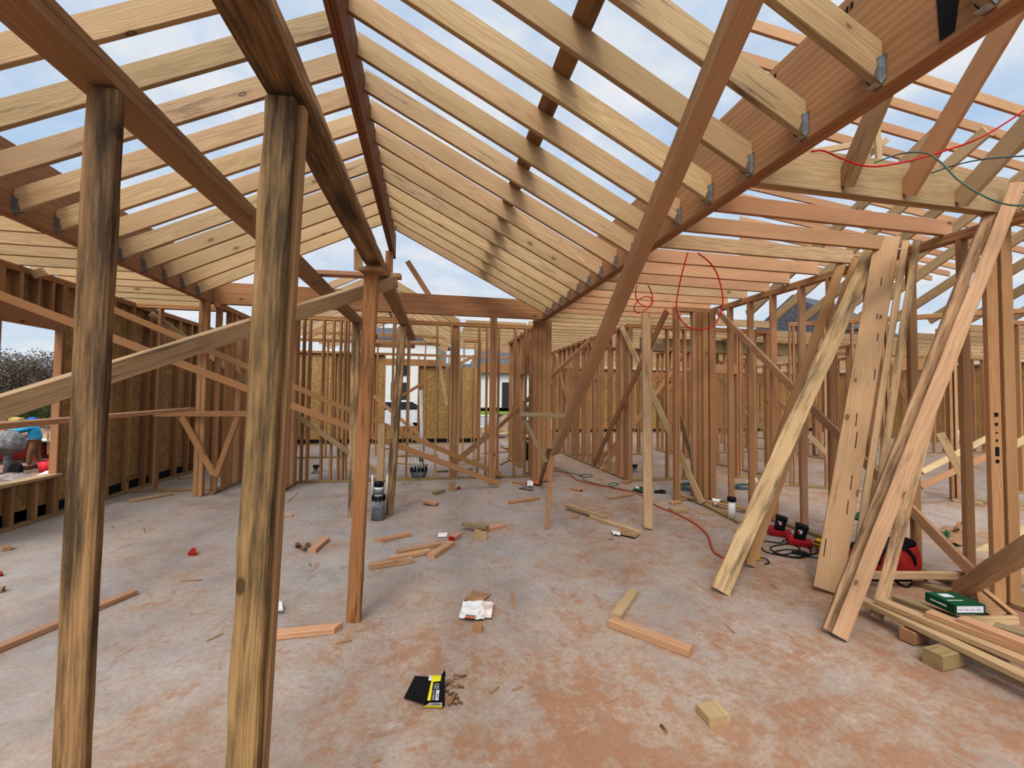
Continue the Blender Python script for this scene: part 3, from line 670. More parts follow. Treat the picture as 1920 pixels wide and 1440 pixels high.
lean((1617, 1123), (1720, 449), .055, 'aged', 'pale knotty stick leaning outside the narrow board', off=.02, rough=.006)
lean((1558, 1196), (1880, 350), .07, 'aged', 'bark-streaked leaning board, nearest of the leaning lumber', off=.055, rough=.006, roll=.3)
lean((1574, 1200), (1908, 345), .085, 'tan', 'smooth tan board leaning against the bark-streaked one', off=.0, rough=.003)
rr = random.Random(3); zs_ = 1 if (L2.matrix_basis.to_3x3() @ V((0, 0, 1))).dot(CP-L2.matrix_basis.translation) > 0 else -1
for i in range(9):
    xx = .5+i*.31+rr.uniform(-.1, .1); yy = rr.uniform(-.07, .07); P = lambda x, y: L2.matrix_basis @ V((x, y, zs_*.0192))
    board('crack', P(xx, yy), P(xx+rr.uniform(.05, .16), yy+.004), .006, .0016, L2.matrix_basis.to_3x3() @ V((0, 1, 0)), 'dark_hair', L2, ch=.0002)
lean((1643, 1165), (1800, 560), .075, 'aged', 'shorter board leaning behind the nearest two', X=4.36, rough=.003)
a = oZ(1215, 990, .02); o = board('leaning_board', oY(1211, 588, a.y), a, .105, .038, CR, 'bleached', cutB=.25, rough=.003, n=16); tag(o, 'bleached board standing alone before the hall partition', 'lumber', LG)
o = board('leaning_log', oZ(1800, 1108, .07), oD(1990, 985, 2.35), .115, .09, _U, 'bleached', rough=.012, n=18, ch=.03); tag(o, 'rough round-edged beam slanting up out of the right edge', 'lumber', LG)
# low board on edge and gusset frame
o = board('sole_board', oZ(1583, 1078, .115), oZ(1990, 1080, .115), .06, .038, (0, 0, 1), 'pine'); tag(o, 'level board raised off the slab before the red tool bag', 'board')
gf = empty('gusseted_truss', oZ(1870, 1160, 0), 'triangular frame with a plywood gusset behind the green box', 'frame')
board('side', oZ(1820, 1090, .12), oZ(1905, 1160, .02), .06, .038, (0, 0, 1), 'pink', gf)
board('side', oZ(1800, 1165, .03), oZ(1905, 1163, .02), .06, .038, (0, 0, 1), 'pine', gf)
MB().poly([oZ(1828, 1098, .11), oZ(1888, 1150, .05), oZ(1865, 1158, .05), oZ(1838, 1140, .06)], 'plank', .008).build('gusset', parent=gf)
# stacked boards at the lower right
def px_board(p, q, z, w, t, mat, label, name='stacked_board', ends=None, rough=0):
    a = oZ(*p, z); b = oZ(*q, z); h_ = (b-a).cross(V((0, 0, 1)))
    o = board(name, a, b, w, t, h_, mat, ends=ends, rough=rough, n=12 if rough else 1); tag(o, label, 'lumber', 'boards stacked at the lower right'); return o
px_board((1606, 1120), (2080, 1345), .112, .075, .038, 'pine', 'frontmost board of the stack beside the green box')
px_board((1648, 1126), (2060, 1298), .152, .075, .038, 'pine', 'second board of the stack, lying over the frontmost')
px_board((1678, 1120), (1830, 1176), .125, .075, .038, 'grey_wood', 'greyed board end under the green box')
px_board((1742, 1150), (2060, 1270), .190, .075, .038, 'pink', 'pink upper board of the stack starting at the green box')
px_board((1803, 1163), (2060, 1262), .215, .085, .045, 'pink', 'topmost board of the stack with a square end')
px_board((1865, 1174), (2060, 1235), .150, .08, .038, 'grey_wood', 'greyed board at the rear of the stack')
px_board((1700, 1150), (1900, 1235), .060, .08, .038, 'pine', 'board at the bottom of the stack')
px_board((1716, 1090), (1800, 1118), .02, .089, .038, 'treated', 'short greenish plate on the slab by the gusset frame')
o = board('bearer_block', oZ(1700, 1193, .045), oZ(1728, 1186, .045), .075, .085, (0, 0, 1), 'fir'); tag(o, 'small brown block under the stack', 'block', 'bearer blocks')
o = board('bearer_block', oZ(1748, 1236, .046), oZ(1790, 1226, .046), .10, .088, V((.5, 1, 0)), 'treated'); tag(o, 'greenish square block under the front board of the stack', 'block', 'bearer blocks')
# green box
zb = .175; fl, fr, bl = oZ(1790, 1152, zb), oZ(1848, 1152, zb), oZ(1735, 1127, zb); br_ = bl+(fr-fl); up = V((0, 0, .062))
bl = fl + (bl-fl)*1.0
gb = MB()
for q in ([fl, fr, br_, bl], [fl+up, bl+up, br_+up, fr+up], [fl, fl+up, fr+up, fr], [fr, fr+up, br_+up, br_], [br_, br_+up, bl+up, bl], [bl, bl+up, fl+up, fl]): gb.poly(q, 'green_box')
gb = gb.build('carton', at=fl); tag(gb, 'green cardboard carton with white labels on the stacked boards', 'box')
def on_quad(o0, e1, e2, u0, u1, v0, v1, mat, name, parent, off):
    P = lambda u, v: o0+e1*u+e2*v+off
    return MB().poly([P(u0, v0), P(u1, v0), P(u1, v1), P(u0, v1)], mat).build(name, parent=parent)
e = fr-fl; l = bl-fl
on_quad(fl, e, up, .06, .92, .2, .88, 'label', 'front_label', gb, V((0, -.002, 0))-l.normalized()*.001)
for i in range(4): on_quad(fl, e, up, .10+.2*i, .24+.2*i, .45, .52, 'grey_plastic', 'label_line', gb, -l.normalized()*.003)
on_quad(fl, l, up, .25, .82, .4, .6, 'label', 'side_label', gb, -e.normalized()*.002)
on_quad(fl+up, e, l, .10, .62, .30, .36, 'label', 'top_stripe', gb, V((0, 0, .001)))
on_quad(fl+up, e, l, .25, .62, .58, .86, 'label', 'top_emblem', gb, V((0, 0, .001)))
# ================================================================== RED TOOL BAG
c = oZ(1655, 1078); ux = CR*1.0; ux.z = 0; ux.normalize(); uy = V((-ux.y, ux.x, 0))
tb = empty('tool_bag', c, 'slumped open red tool bag with black rim behind the leaning boards', 'bag')
def bagf(u, v):
    a = u*2*PI; z = v*.24; r = 1+.10*math.sin(PI*v)-.08*v+.05*noise.noise(V((math.cos(a)*2, math.sin(a)*2, v*3)))
    ca_, sa_ = math.cos(a), math.sin(a); pw_ = .55
    return c + ux*(.27*r*math.copysign(abs(ca_)**pw_, ca_)) + uy*(.14*r*math.copysign(abs(sa_)**pw_, sa_)) + V((0, 0, .03+z*(1+.2*ca_)))
MB().sheet(bagf, 32, 8, 'red_fabric').build('bag_body', parent=tb)
def rim(u, v):
    p = bagf(u, 1); q = c+V((0, 0, p.z-c.z)); return p+(q-p)*(.02+.35*v)+V((0, 0, -.09*v+.012))
MB().sheet(rim, 32, 3, 'black').build('bag_rim', parent=tb)
MB().box(c+V((0, 0, .02)), (.54, .29, .04), Matrix.Rotation(math.atan2(ux.y, ux.x), 3, 'Z'), 'black', .012).build('bag_base', parent=tb)
MB().box(c+V((0, 0, .15)), (.40, .17, .05), Matrix.Rotation(math.atan2(ux.y, ux.x), 3, 'Z'), 'black', .01).build('bag_filling', parent=tb)
hd = [c+ux*.16*math.cos(t)+uy*-.15+V((0, 0, .10+.16*math.sin(t)+.05)) for t in [i*PI/8 for i in range(9)]]
MB().tube(hd, .011, 6, 'black').build('handle', parent=tb)
o = MB(); o.tube(spline([oZ(1680, 1090, .012), oZ(1700, 1101, .006), oZ(1712, 1092, .01)]), .008, 5, 'black'); tag(o.build('bag_strap'), 'black strap loop on the slab beside the red tool bag', 'strap')
# ================================================================== BATTERY CHARGERS
def charger(p, ang, label):
    c = oZ(*p); R3 = Matrix.Rotation(ang, 3, 'Z'); r = empty('battery_charger', c, label, 'charger', 'battery chargers')
    b = MB(); b.box(c+V((0, 0, .035)), (.23, .14, .07), R3, 'red_plastic', .02); b.lathe(c+R3 @ V((-.085, 0, .03)), [(.05, 0), (.05, .05), (.03, .07), (.0, .072)], 14, 'red_plastic'); b.build('charger_base', parent=r)
    Rt = R3 @ Matrix.Rotation(.22, 3, 'Y'); b = MB(); b.box(c+V((0, 0, .145))+R3 @ V((.01, 0, 0)), (.105, .10, .15), Rt, 'black', .018).box(c+V((0, 0, .205))+R3 @ V((.02, 0, 0)), (.12, .115, .04), Rt, 'black', .012); bt = b.build('battery', parent=r)
    q = c+V((0, 0, .155))+R3 @ V((.0, -.054, 0)); MB().box(q, (.04, .003, .04), Rt, 'label').build('battery_label', parent=bt)
    q = c+V((0, 0, .15))+R3 @ V((-.012, -.0555, 0)); MB().box(q, (.02, .003, .032), Rt, 'red_plastic').build('battery_stripe', parent=bt)
charger((1462, 1004), -.75, 'rear one of two red chargers with black battery by the partition plate')
charger((1500, 1022), -.75, 'front one of two red chargers with black battery, nearer the cable heap')
cb = MB(); rr = random.Random(4)
pts = [oZ(1470, 1012, .008)] + [oZ(x, y, .008+.004*rr.random()) for x, y in ((1462, 1018), (1430, 1015), (1432, 1032), (1465, 1040), (1500, 1030), (1480, 1020), (1445, 1026), (1460, 1038), (1500, 1044), (1512, 1036), (1480, 1030), (1450, 1036), (1490, 1046), (1520, 1040), (1518, 1025), (1528, 1022), (1532, 1036), (1512, 1042), (1545, 1048))]
cb.tube(spline(pts, 8), .0055, 5, 'black'); cb.box(oZ(1502, 1038, .015), (.16, .05, .03), Matrix.Rotation(-.8, 3, 'Z'), 'black', .01)
tag(cb.build('charger_cable'), 'heap of black charger cable on the slab', 'cable')
c = oZ(1546, 1040); yt = empty('yellow_drill', c, 'yellow and black power tool half hidden by the widest leaning plank', 'tool')
MB().box(c+V((0, 0, .10)), (.08, .16, .09), Matrix.Rotation(.2, 3, 'Z'), 'yellow_tool', .02).build('tool_body', parent=yt)
b = MB()
for z in (.075, .115): b.box(c+V((0, 0, z)), (.084, .164, .014), Matrix.Rotation(.2, 3, 'Z'), 'black', .003)
b.build('tool_bands', parent=yt)
MB().box(c+V((0, 0, .03)), (.06, .09, .06), None, 'black', .012).build('tool_foot', parent=yt)
c = oZ(1419, 1050); tm = empty('tape_measure', c, 'small yellow tape tool behind the red-ended boards', 'tool')
MB().box(c+V((0, 0, .03)), (.07, .05, .055), Matrix.Rotation(.4, 3, 'Z'), 'yellow_tool', .014).build('case', parent=tm)
MB().tube(spline([c+V((.03, -.02, .03)), c+V((.07, -.04, .02)), c+V((.05, -.10, .006)), c+V((-.02, -.12, .006))]), .006, 5, 'black').build('strap', parent=tm)
# ================================================================== CORDS
def cord(pts, r, mat, name, label, cat='cord'):
    o = MB().tube(spline(pts, 10), r, 6, mat).build(name); tag(o, label, cat); return o
cord([oZ(x, y, .008) for x, y in ((1036, 882), (1065, 888), (1085, 901), (1130, 911), (1160, 918), (1195, 925), (1230, 948), (1265, 962), (1300, 980), (1325, 1001), (1333, 1022), (1340, 1036), (1356, 1046))], .012, 'orange_cord', 'air_hose', 'rusty orange hose winding from the stake to the bark-edged board', 'hose')
cord([oZ(x, y, .008) for x, y in ((1036, 876), (1060, 884), (1090, 892), (1095, 900), (1110, 905), (1140, 911), (1160, 908), (1150, 905), (1140, 910), (1165, 917), (1190, 921))], .008, 'green_cord', 'extension_cord', 'dark green cord with a small loop along the orange hose')
cord([oZ(x, y, .008) for x, y in ((1086, 893), (1095, 889), (1108, 890), (1110, 893), (1097, 895), (1088, 893))], .007, 'green_cord', 'cord_loop', 'small coil of green cord farther back')
for i, (cx, cy, rx, ry) in enumerate(((1300, 912, 34, 9), (1395, 912, 24, 6))):
    cord([oZ(cx+rx*math.cos(t*.7)*(1-.02*t), cy+ry*math.sin(t*.7)*(1-.03*t), .008+.001*t) for t in range(26)], .010, 'teal_cord', 'coiled_hose', ('loose coil of teal hose in front of the closet frame', 'loose coil of teal hose behind the closet frame')[i], 'hose')
# red cord hanging from the joists
Dl = 4.35
cord([oD(x, y, Dl) for x, y in ((1290, 473), (1277, 520), (1268, 575), (1277, 600), (1295, 615), (1322, 617), (1343, 604), (1355, 570), (1350, 530), (1335, 497), (1308, 474))], .0065, 'red_cord', 'air_line', 'large loop of red cord hanging from the joists')
cord([oD(x, y, 5.5) for x, y in ((1194, 534), (1192, 555), (1200, 570), (1218, 575), (1224, 564), (1214, 556), (1198, 562), (1189, 577), (1196, 587), (1212, 580), (1222, 566), (1222, 550), (1215, 535))], .0065, 'red_cord', 'air_line', 'small double loop of red cord hanging over the bleached board')
cord([oD(x, y, D) for x, y, D in ((1522, 284, 2.45), (1545, 283, 2.55), (1580, 298, 2.62), (1630, 312, 2.65), (1690, 305, 2.65), (1765, 285, 2.6), (1850, 252, 2.5), (1960, 180, 2.4))], .005, 'red_cord', 'strung_cord', 'red cord strung across the doubled header toward the right edge')
cord([oD(x, y, D) for x, y, D in ((1640, 305, 2.75), (1690, 288, 2.7), (1735, 287, 2.6), (1765, 305, 2.5), (1800, 340, 2.4), (1850, 370, 2.3), (1900, 385, 2.2), (1960, 380, 2.2))], .0048, 'green_cord', 'strung_cord', 'grey-green cord sagging in front of the header end')
cord([oD(x, y, D) for x, y, D in ((1745, 325, 2.7), (1790, 310, 2.6), (1850, 298, 2.4), (1960, 290, 2.3))], .004, 'teal_cord', 'strung_cord', 'blue-grey cord crossing above the pale jack rafter')
# ================================================================== PIPES IN THE SLAB
c = oZ(709, 974); dr = empty('drain_stub', c, 'grey taped drain stub with white collars beside the slim pale post', 'pipe')
MB().lathe(c, [(.082, 0), (.084, .13), (.080, .26), (.075, .262)], 18, 'tape').build('sleeve', parent=dr)
MB().lathe(c+V((0, 0, .255)), [(.055, 0), (.055, .17)], 18, 'pvc').build('pipe', parent=dr)
MB().lathe(c+V((0, 0, .33)), [(.066, 0), (.066, .06)], 18, 'grey_plastic').build('coupling', parent=dr)
MB().lathe(c+V((0, 0, .42)), [(.060, 0), (.062, .03), (.058, .055)], 18, 'black').build('cap', parent=dr)
b = MB()
for i in range(10):
    a = i/10*2*PI; b.box(c+V((.078*math.cos(a), .078*math.sin(a), .275)), (.012, .035, .06), Matrix.Rotation(a, 3, 'Z'), 'black')
b.build('torn_rim', parent=dr)
for dx in (-.085, .10): MB().tube([c+V((dx*.9, .02, .24)), c+V((dx, .02, .56))], .010, 6, 'pvc').build('thin_tube', parent=dr)
q = c+V((0, .085, 0)); o = board('stake', q+V((0, .03, 0)), q+V((.012, .03, 1.21)), .085, .04, CR, 'pine'); tag(o, 'pale stake standing behind the grey drain stub', 'stake')
c = oZ(785, 898); pv = empty('vent_pipe', c, 'tall white vent pipe with a flared black boot at the cross partition', 'pipe')
q = oZ(792, 896); MB().tube([q, oY(789, 731, q.y)], .035, 12, 'pvc').build('pipe', parent=pv)
MB().lathe(c, [(.12, 0), (.13, .07), (.17, .15), (.15, .15)], 16, 'grey_plastic').build('boot', parent=pv)
b = MB()
for i in range(12):
    a = i/12*2*PI; b.box(c+V((.15*math.cos(a), .15*math.sin(a), .18)), (.014, .05, .09), Matrix.Rotation(a, 3, 'Z'), 'black')
b.build('torn_rim', parent=pv)
MB().lathe(oD(789, 865, depth(q)), [(.05, 0), (.05, .09)], 14, 'grey_plastic').build('coupling', parent=pv)
for i in range(6):
    p = oD(760+i*6, 858+(i % 2), depth(c)+.1); MB().tube([V((c.x-.14+i*.04, c.y, .12)), p, p+V((.03, 0, .02)), p+V((.035, 0, -.02))], .011, 6, 'white').build('thin_tube', parent=pv)
for p, t, l in (((1372, 974), .24, 'white pipe stub with black collar by the partition corner'),):
    c = oZ(*p); r = empty('pipe_stub', c, l, 'pipe'); MB().lathe(c, [(.045, 0), (.045, t)], 14, 'pvc').build('pipe', parent=r); MB().lathe(c+V((0, 0, t)), [(.055, 0), (.055, .05)], 14, 'black').build('collar', parent=r)
for i, (p, q) in enumerate((((1417, 922), (1401, 902)), ((1422, 915), (1417, 896)))):
    D = depth(oZ(1417, 925)); o = MB().tube([oD(*p, D), oD(*q, D)], .014, 8, 'pvc').build('conduit_stub'); tag(o, ('leaning thin white tube beside the bark-edged leaning board', 'upright thin white tube beside the leaning one')[i], 'pipe', 'thin white tubes')
o = MB().tube([oD(1793, 836, 7.2), oD(1793, 806, 7.2)], .036, 10, 'pvc').build('pipe_stub'); tag(o, 'white pipe far beyond the leaning boards', 'pipe')
for i, (x, y) in enumerate(((1190, 885), (592, 887))):
    c = oZ(x, y); r = empty('floor_stub', c, ('dark stub pipe in the slab before the hall partition', 'dark stub pipe in the slab behind the cross partition')[i], 'pipe', 'dark slab stubs')
    MB().lathe(c, [(.09, 0), (.07, .02), (.04, .03), (.04, .12)], 14, 'grey_plastic').build('pipe', parent=r); MB().lathe(c+V((0, 0, .12)), [(.06, 0), (.06, .04)], 14, 'black').build('cap', parent=r)
c = oZ(992, 862); tk = empty('compressor_tank', c, 'black upright tank behind the gable beam post', 'tank')
MB().lathe(c, [(.10, 0), (.14, .03), (.14, .36), (.11, .42), (.05, .44)], 18, 'black').build('tank', parent=tk)
MB().tube([c+V((-.07, 0, .42)), c+V((-.06, 0, .52)), c+V((.06, 0, .52)), c+V((.07, 0, .42))], .012, 6, 'black').build('handle', parent=tk)
# ================================================================== OFFCUTS AND LITTER ON THE SLAB
DG = 'offcuts on the slab'
def lay(p, q, label, w=.089, t=.038, mat='fir', flat=True, ends=None, endB=None, name='offcut', z=0, cutA=0, cutB=0, rough=0):
    zz = (t if flat else w)/2+z; a = oZ(*p, zz); b = oZ(*q, zz); wd = (b-a).cross(V((0, 0, 1))) if flat else V((0, 0, 1))
    o = board(name, a, b, w, t, wd, mat, ends=ends, endB=endB, cutA=cutA, cutB=cutB, rough=rough, n=10 if rough else 1); tag(o, label, 'offcut', DG); return o
lay((-60, 1240), (252, 1110), 'long pink stick on the slab passing behind the nearest dark post', mat='pink', w=.06)
lay((241, 940), (322, 926), 'thick round-ended offcut by the strand-board wall', mat='pine', w=.085, rough=.006)
lay((336, 897), (362, 893), 'thin offcut at the foot of the strand-board wall', mat='pine')
lay((4, 1029), (22, 1026), 'small square offcut at the left edge of the slab', mat='fir', w=.07, t=.045)
lay((0, 1106), (7, 1105), 'greyish chip at the very left edge of the slab', mat='grey_wood', w=.05)
lay((500, 1192), (635, 1178), 'pink offcut with a slanted end behind the second dark post', mat='pink', w=.07, t=.04, cutB=-.6)
lay((585, 1033), (611, 1011), 'short orange offcut beside the curled brown paper', mat='pink', w=.075, t=.045)
lay((527, 967), (548, 965), 'small flat offcut right behind the second dark post', mat='pine', w=.08)
lay((708, 1014), (769, 1001), 'pencil-marked offcut nearest the grey drain stub', mat='pink', w=.07, cutA=.8)
lay((745, 1035), (826, 1020), 'rear offcut of the fanned heap, partly hidden', mat='pink', w=.06)
lay((729, 1048), (806, 1033), 'middle offcut of the fanned heap', mat='pink', w=.06, z=.004)
lay((692, 1062), (773, 1050), 'front offcut of the fanned heap', mat='pink', w=.06, t=.05)
lay((808, 1043), (846, 1018), 'offcut pointing away at the end of the fanned heap', mat='pink', w=.08, t=.045)
lay((847, 1010), (860, 1002), 'offcut with a red painted end beside the white card', mat='pink', w=.075, t=.045, ends='red_paint')
lay((868, 982), (914, 989), 'greyish offcut resting across two others', mat='grey_wood', w=.07, t=.04, z=.045)
lay((892, 997), (947, 984), 'pink offcut under the greyish one', mat='pink', w=.06)
o = board('offcut', oZ(901, 1012, 0), oZ(901, 1012, 0)+V((0, 0, .085)), .14, .05, CR, 'pine'); tag(o, 'stubby offcut standing on edge at the crossed pair', 'offcut', DG)
o = board('offcut', oZ(794, 938, .06), oZ(819, 946, .02), .089, .038, V((.3, 1, .1)), 'pink'); tag(o, 'tilted offcut lying open toward the slim pale post', 'offcut', DG)
lay((814, 925), (831, 920), 'greyish little offcut behind the tilted one', mat='grey_wood', w=.08, t=.05)
o = board('offcut', oZ(847, 920, 0), oZ(847, 920, 0)+V((0, 0, .13)), .10, .038, CR, 'pink'); tag(o, 'pink offcut standing upright before the cross partition', 'offcut', DG)
tag(MB().poly([oZ(856, 918), oZ(864, 917), oZ(859, 912, .03)], 'red_paint', .02).build('painted_scrap'), 'tiny red triangular scrap beside the upright offcut', 'offcut', DG)
lay((754, 906), (767, 906), 'thin brown offcut before the flared black boot', w=.05, t=.02)
lay((766, 920), (782, 919), 'sliver of wood before the flared black boot', w=.02, t=.01, mat='pine')
lay((955, 942), (1011, 934), 'offcut midway between the gable post and the upright stake', mat='fir', w=.07)
lay((962, 904), (987, 907), 'dark offcut touching the litter by the gable post', mat='fir', w=.06)
lay((1071, 916), (1090, 920), 'offcut with a red end on the hall floor', w=.06, endB='red_paint')
lay((1141, 934), (1186, 927), 'pink angled offcut beside the orange hose', mat='pink', w=.07)
lay((1074, 967), (1084, 968), 'tiny cube offcut beside the long pale stick', mat='pink', w=.06, t=.05)
lay((1062, 948), (1136, 971), 'upper pale stick of the overlapped pair', mat='pine', w=.055, t=.045, z=.03, name='long_offcut')
lay((1108, 968), (1202, 1000), 'lower pale stick of the overlapped pair ending at the bleached board', mat='pine', w=.055, t=.04, name='long_offcut')
lay((1258, 957), (1286, 956), 'square yellowish offcut right of the bleached board', mat='pine', w=.13, t=.05)
lay((1257, 944), (1275, 941), 'dark flat offcut behind the square yellowish one', mat='pink', w=.06)
lay((1310, 961), (1325, 962), 'thin pale shaving on the slab near the closet frame', mat='pine', w=.06, t=.02)
lay((1268, 927), (1403, 956), 'long pink stick across the closet frame foot', mat='pink', w=.05, z=.04, name='long_offcut')
lay((1320, 945), (1390, 980), 'greenish plate offcut running past the white pipe stub', mat='treated', w=.089, name='long_offcut')
tag(MB().poly([oZ(1334, 934, .10), oZ(1352, 936, .10), oZ(1341, 946, .05)], 'paper_white', .02).build('gusset_scrap'), 'pale triangular scrap on the long pink stick', 'offcut', DG)
lay((1154, 1156), (1189, 1108), 'pine offcut forming the upright of the L on the slab', mat='pine', w=.075)
lay((1145, 1166), (1296, 1222), 'heavy pink offcut forming the base of the L on the slab', mat='pink', w=.07, t=.05)
lay((1324, 1324), (1350, 1352), 'pale stubby block alone at the near right of the slab', mat='pine', w=.115, t=.04)
o = board('offcut', oZ(896, 1183, 0), oZ(896, 1183, 0)+V((0, 0, .05)), .06, .055, CR, 'fir'); tag(o, 'little dice-shaped offcut below the torn cement bag', 'offcut', DG)
lay((961, 1110), (966, 1143), 'thin splinter right of the torn cement bag', w=.016, t=.01, mat='fir')
tag(MB().poly([oZ(353, 1042), oZ(368, 1042), oZ(368, 1033, .02), oZ(361, 1032, .03)], 'red_paint', .03).build('painted_scrap'), 'red painted scrap alone on the left of the slab', 'offcut', DG)
tag(MB().poly([oZ(-4, 1081), oZ(6, 1080), oZ(5, 1074, .02), oZ(-4, 1074, .02)], 'red_paint', .03).build('painted_scrap'), 'red painted scrap cut by the left edge', 'offcut', DG)
lay((340, 1090), (378, 1087), 'thin double sliver on the left of the slab', w=.014, t=.008, mat='plank')
lay((1168, 905), (1180, 902), 'red-ended plate stub at the cross partition corner', mat='fir', endB='red_paint')
for i, (p, q) in enumerate((((210, 985), (212, 990)), ((270, 990), (271, 998)), ((388, 1202), (418, 1188)), ((630, 1207), (660, 1200)), ((845, 1290), (862, 1282)), ((920, 1300), (936, 1288)), ((960, 1294), (980, 1288)), ((1135, 1318), (1157, 1310)), ((580, 1055), (584, 1062)), ((540, 940), (558, 925)), ((850, 1165), (866, 1172)), ((700, 1430), (715, 1424)), ((1140, 1012), (1150, 1010)), ((640, 1065), (655, 1062)), ((1445, 1095), (1457, 1105)), ((1360, 1170), (1378, 1188)))):
    o = lay(p, q, f'small dark splinter on the slab, {ORD[i]} listed from the strand-board wall', w=.010, t=.006, mat='plank', name='splinter'); o['group'] = 'splinters on the slab'; o['category'] = 'splinter'
    o['label'] = ['tiny splinter before the strand-board wall', 'tiny splinter left of the second dark post, far', 'thin splinter between the two dark posts', 'curved splinter right of the third post foot', 'pale nail-like splinter right of the black carton', 'bent nail-like splinter farther right of the black carton', 'nail on the dust right of the crushed carton and its splinters', 'lone nail near the stubby pale block', 'speck of wood by the short orange offcut', 'splinter leaning by the partition return foot', 'dark twig under the cement bag corner', 'splinter at the bottom edge of the slab', 'wood crumb by the flattened cardboard', 'crumb beside the fanned heap', 'splinter before the widest leaning plank', 'splinter below the bark-edged leaning board'][i]
o = MB().sheet(lambda u, v: oZ(1236+14*u+4*v, 1360+18*u-4*v, .004+.018*math.sin(PI*u)*v), 6, 3, 'leaf_brown').build('bark_strip'); tag(o, 'curled strip of brown bark at the near right', 'bark')
o = MB().sheet(lambda u, v: oZ(553+30*u, 1026-6*v-4*math.sin(3*PI*u), .01+.035*abs(math.sin(2.5*PI*u))*(1-.4*v)), 14, 4, 'leaf_brown').build('crumpled_paper'); tag(o, 'curled brown paper beside the short orange offcut', 'paper')
def crumple(c4, mat, name, label, cat, amp=.02, n=10, parent=None):
    A, B, C_, D_ = [oZ(*p) for p in c4]
    f = lambda u, v: (A*(1-u)+B*u)*(1-v)+(D_*(1-u)+C_*u)*v + V((0, 0, .006+amp*(.5+.5*noise.noise(V((u*4, v*4, len(label or mat)*.37))))))
    o = MB().sheet(f, n, n, mat).build(name, parent=parent)
    if label: tag(o, label, cat)
    return o
crumple([(820, 1008), (837, 1008), (840, 1000), (823, 1000)], 'paper_white', 'card', 'white card lying beside the red-ended offcut', 'paper', .004)
bag = crumple([(860, 1164), (908, 1168), (906, 1130), (868, 1133)], 'paper_white', 'cement_bag', 'torn white cement bag soiled with red dust', 'bag', .03, 14)
crumple([(893, 1162), (921, 1163), (926, 1134), (904, 1132)], 'cement_bag', 'torn_flap', None, None, .03, 12, bag)
for pts, mt, nm in (([(873, 1155), (891, 1157), (892, 1154), (873, 1152)], 'grey_plastic', 'printed_line'), ([(871, 1158), (890, 1160), (891, 1157), (872, 1155)], 'paper_red', 'printed_bar')):
    MB().poly([oZ(x, y, .036) for x, y in pts], mt).build(nm, parent=bag)
crumple([(870, 1128), (902, 1133), (921, 1116), (888, 1108)], 'cardboard', 'cardboard_piece', 'brown cardboard sheet under the torn cement bag', 'cardboard', .012)
o = crumple([(1145, 1000), (1190, 1012), (1207, 998), (1172, 992)], 'cardboard', 'cardboard_piece', 'flattened cardboard at the end of the pale stick', 'cardboard', .03)
crumple([(1150, 1005), (1163, 1007), (1163, 1000), (1146, 998)], 'paper_white', 'white_patch', None, None, .03, 6, o)
crumple([(988, 914), (999, 916), (1001, 904), (989, 905)], 'paper_white', 'litter_paper', 'white crushed carton by the gable post', 'paper', .06)
crumple([(1001, 910), (1011, 913), (1014, 906), (1003, 903)], 'paper_red', 'litter_carton', 'orange and white carton scrap by the gable post', 'carton', .06)
crumple([(972, 917), (998, 921), (1000, 915), (982, 913)], 'grey_plastic', 'plastic_scrap', 'grey plastic scrap before the white crushed carton', 'plastic', .02)
o = crumple([(1186, 920), (1218, 930), (1222, 922), (1196, 914)], 'green_box', 'flat_carton', 'flattened green carton by the hose loop', 'carton', .05)
crumple([(1187, 919), (1200, 923), (1198, 917), (1192, 914)], 'paper_white', 'printed_patch', None, None, .056, 4, o)
crumple([(1226, 925), (1250, 926), (1245, 920), (1228, 921)], 'black', 'plastic_scrap', 'black plastic scrap behind the bleached board', 'plastic', .03)
crumple([(985, 888), (997, 889), (996, 882), (988, 883)], 'cement_yellow', 'paper_scrap', 'tan paper scrap inside the cross partition', 'paper', .04)
crumple([(1600, 975), (1624, 979), (1626, 967), (1607, 964)], 'green_box', 'flat_carton', 'green carton scrap beyond the widest leaning plank', 'carton', .04)
crumple([(1752, 1008), (1800, 1028), (1830, 1005), (1770, 990)], 'cardboard', 'cardboard_piece', 'opened cardboard box flat beyond the leaning boards', 'cardboard', .05)
crumple([(1760, 1010), (1778, 1016), (1782, 1004), (1764, 1000)], 'green_box', 'flat_carton', 'green carton scrap on the opened cardboard box', 'carton', .07)
crumple([(1787, 1003), (1798, 1004), (1806, 988), (1797, 986)], 'cardboard', 'box_flap', 'upright cardboard flap beyond the leaning boards', 'cardboard', .12)
crumple([(516, 1154), (530, 1155), (529, 1137), (518, 1137)], 'paper_white', 'card', 'white card standing at the second dark post', 'paper', .06)
# crushed black nail carton with yellow panel
bc = empty('nail_carton', oZ(808, 1300), 'crushed black and yellow nail carton on the dusty slab', 'carton')
def quad(pts, mat, name, par=bc, th=0):
    return MB().poly([oZ(x, y, z) for x, y, z in pts], mat, th).build(name, parent=par)
quad([(757, 1309, .006), (778, 1267, .012), (806, 1269, .035), (799, 1318, .035)], 'black', 'side_panel')
quad([(772, 1314, .002), (800, 1322, .002), (799, 1318, .040), (776, 1296, .05)], 'black', 'crushed_corner')
p_ = quad([(796, 1314, .045), (805, 1267, .045), (829, 1266, .05), (826, 1314, .05)], 'black', 'top_panel', th=.003)
quad([(794, 1326, .004), (830, 1328, .004), (829, 1314, .05), (796, 1313, .045)], 'black', 'front_panel')
quad([(827, 1328, .004), (834, 1322, .004), (834, 1260, .03), (829, 1266, .05), (828, 1314, .05)], 'black', 'torn_side')
quad([(826, 1268, .05), (834, 1256, .075), (836, 1268, .02)], 'black', 'torn_flap')
zy = .0535
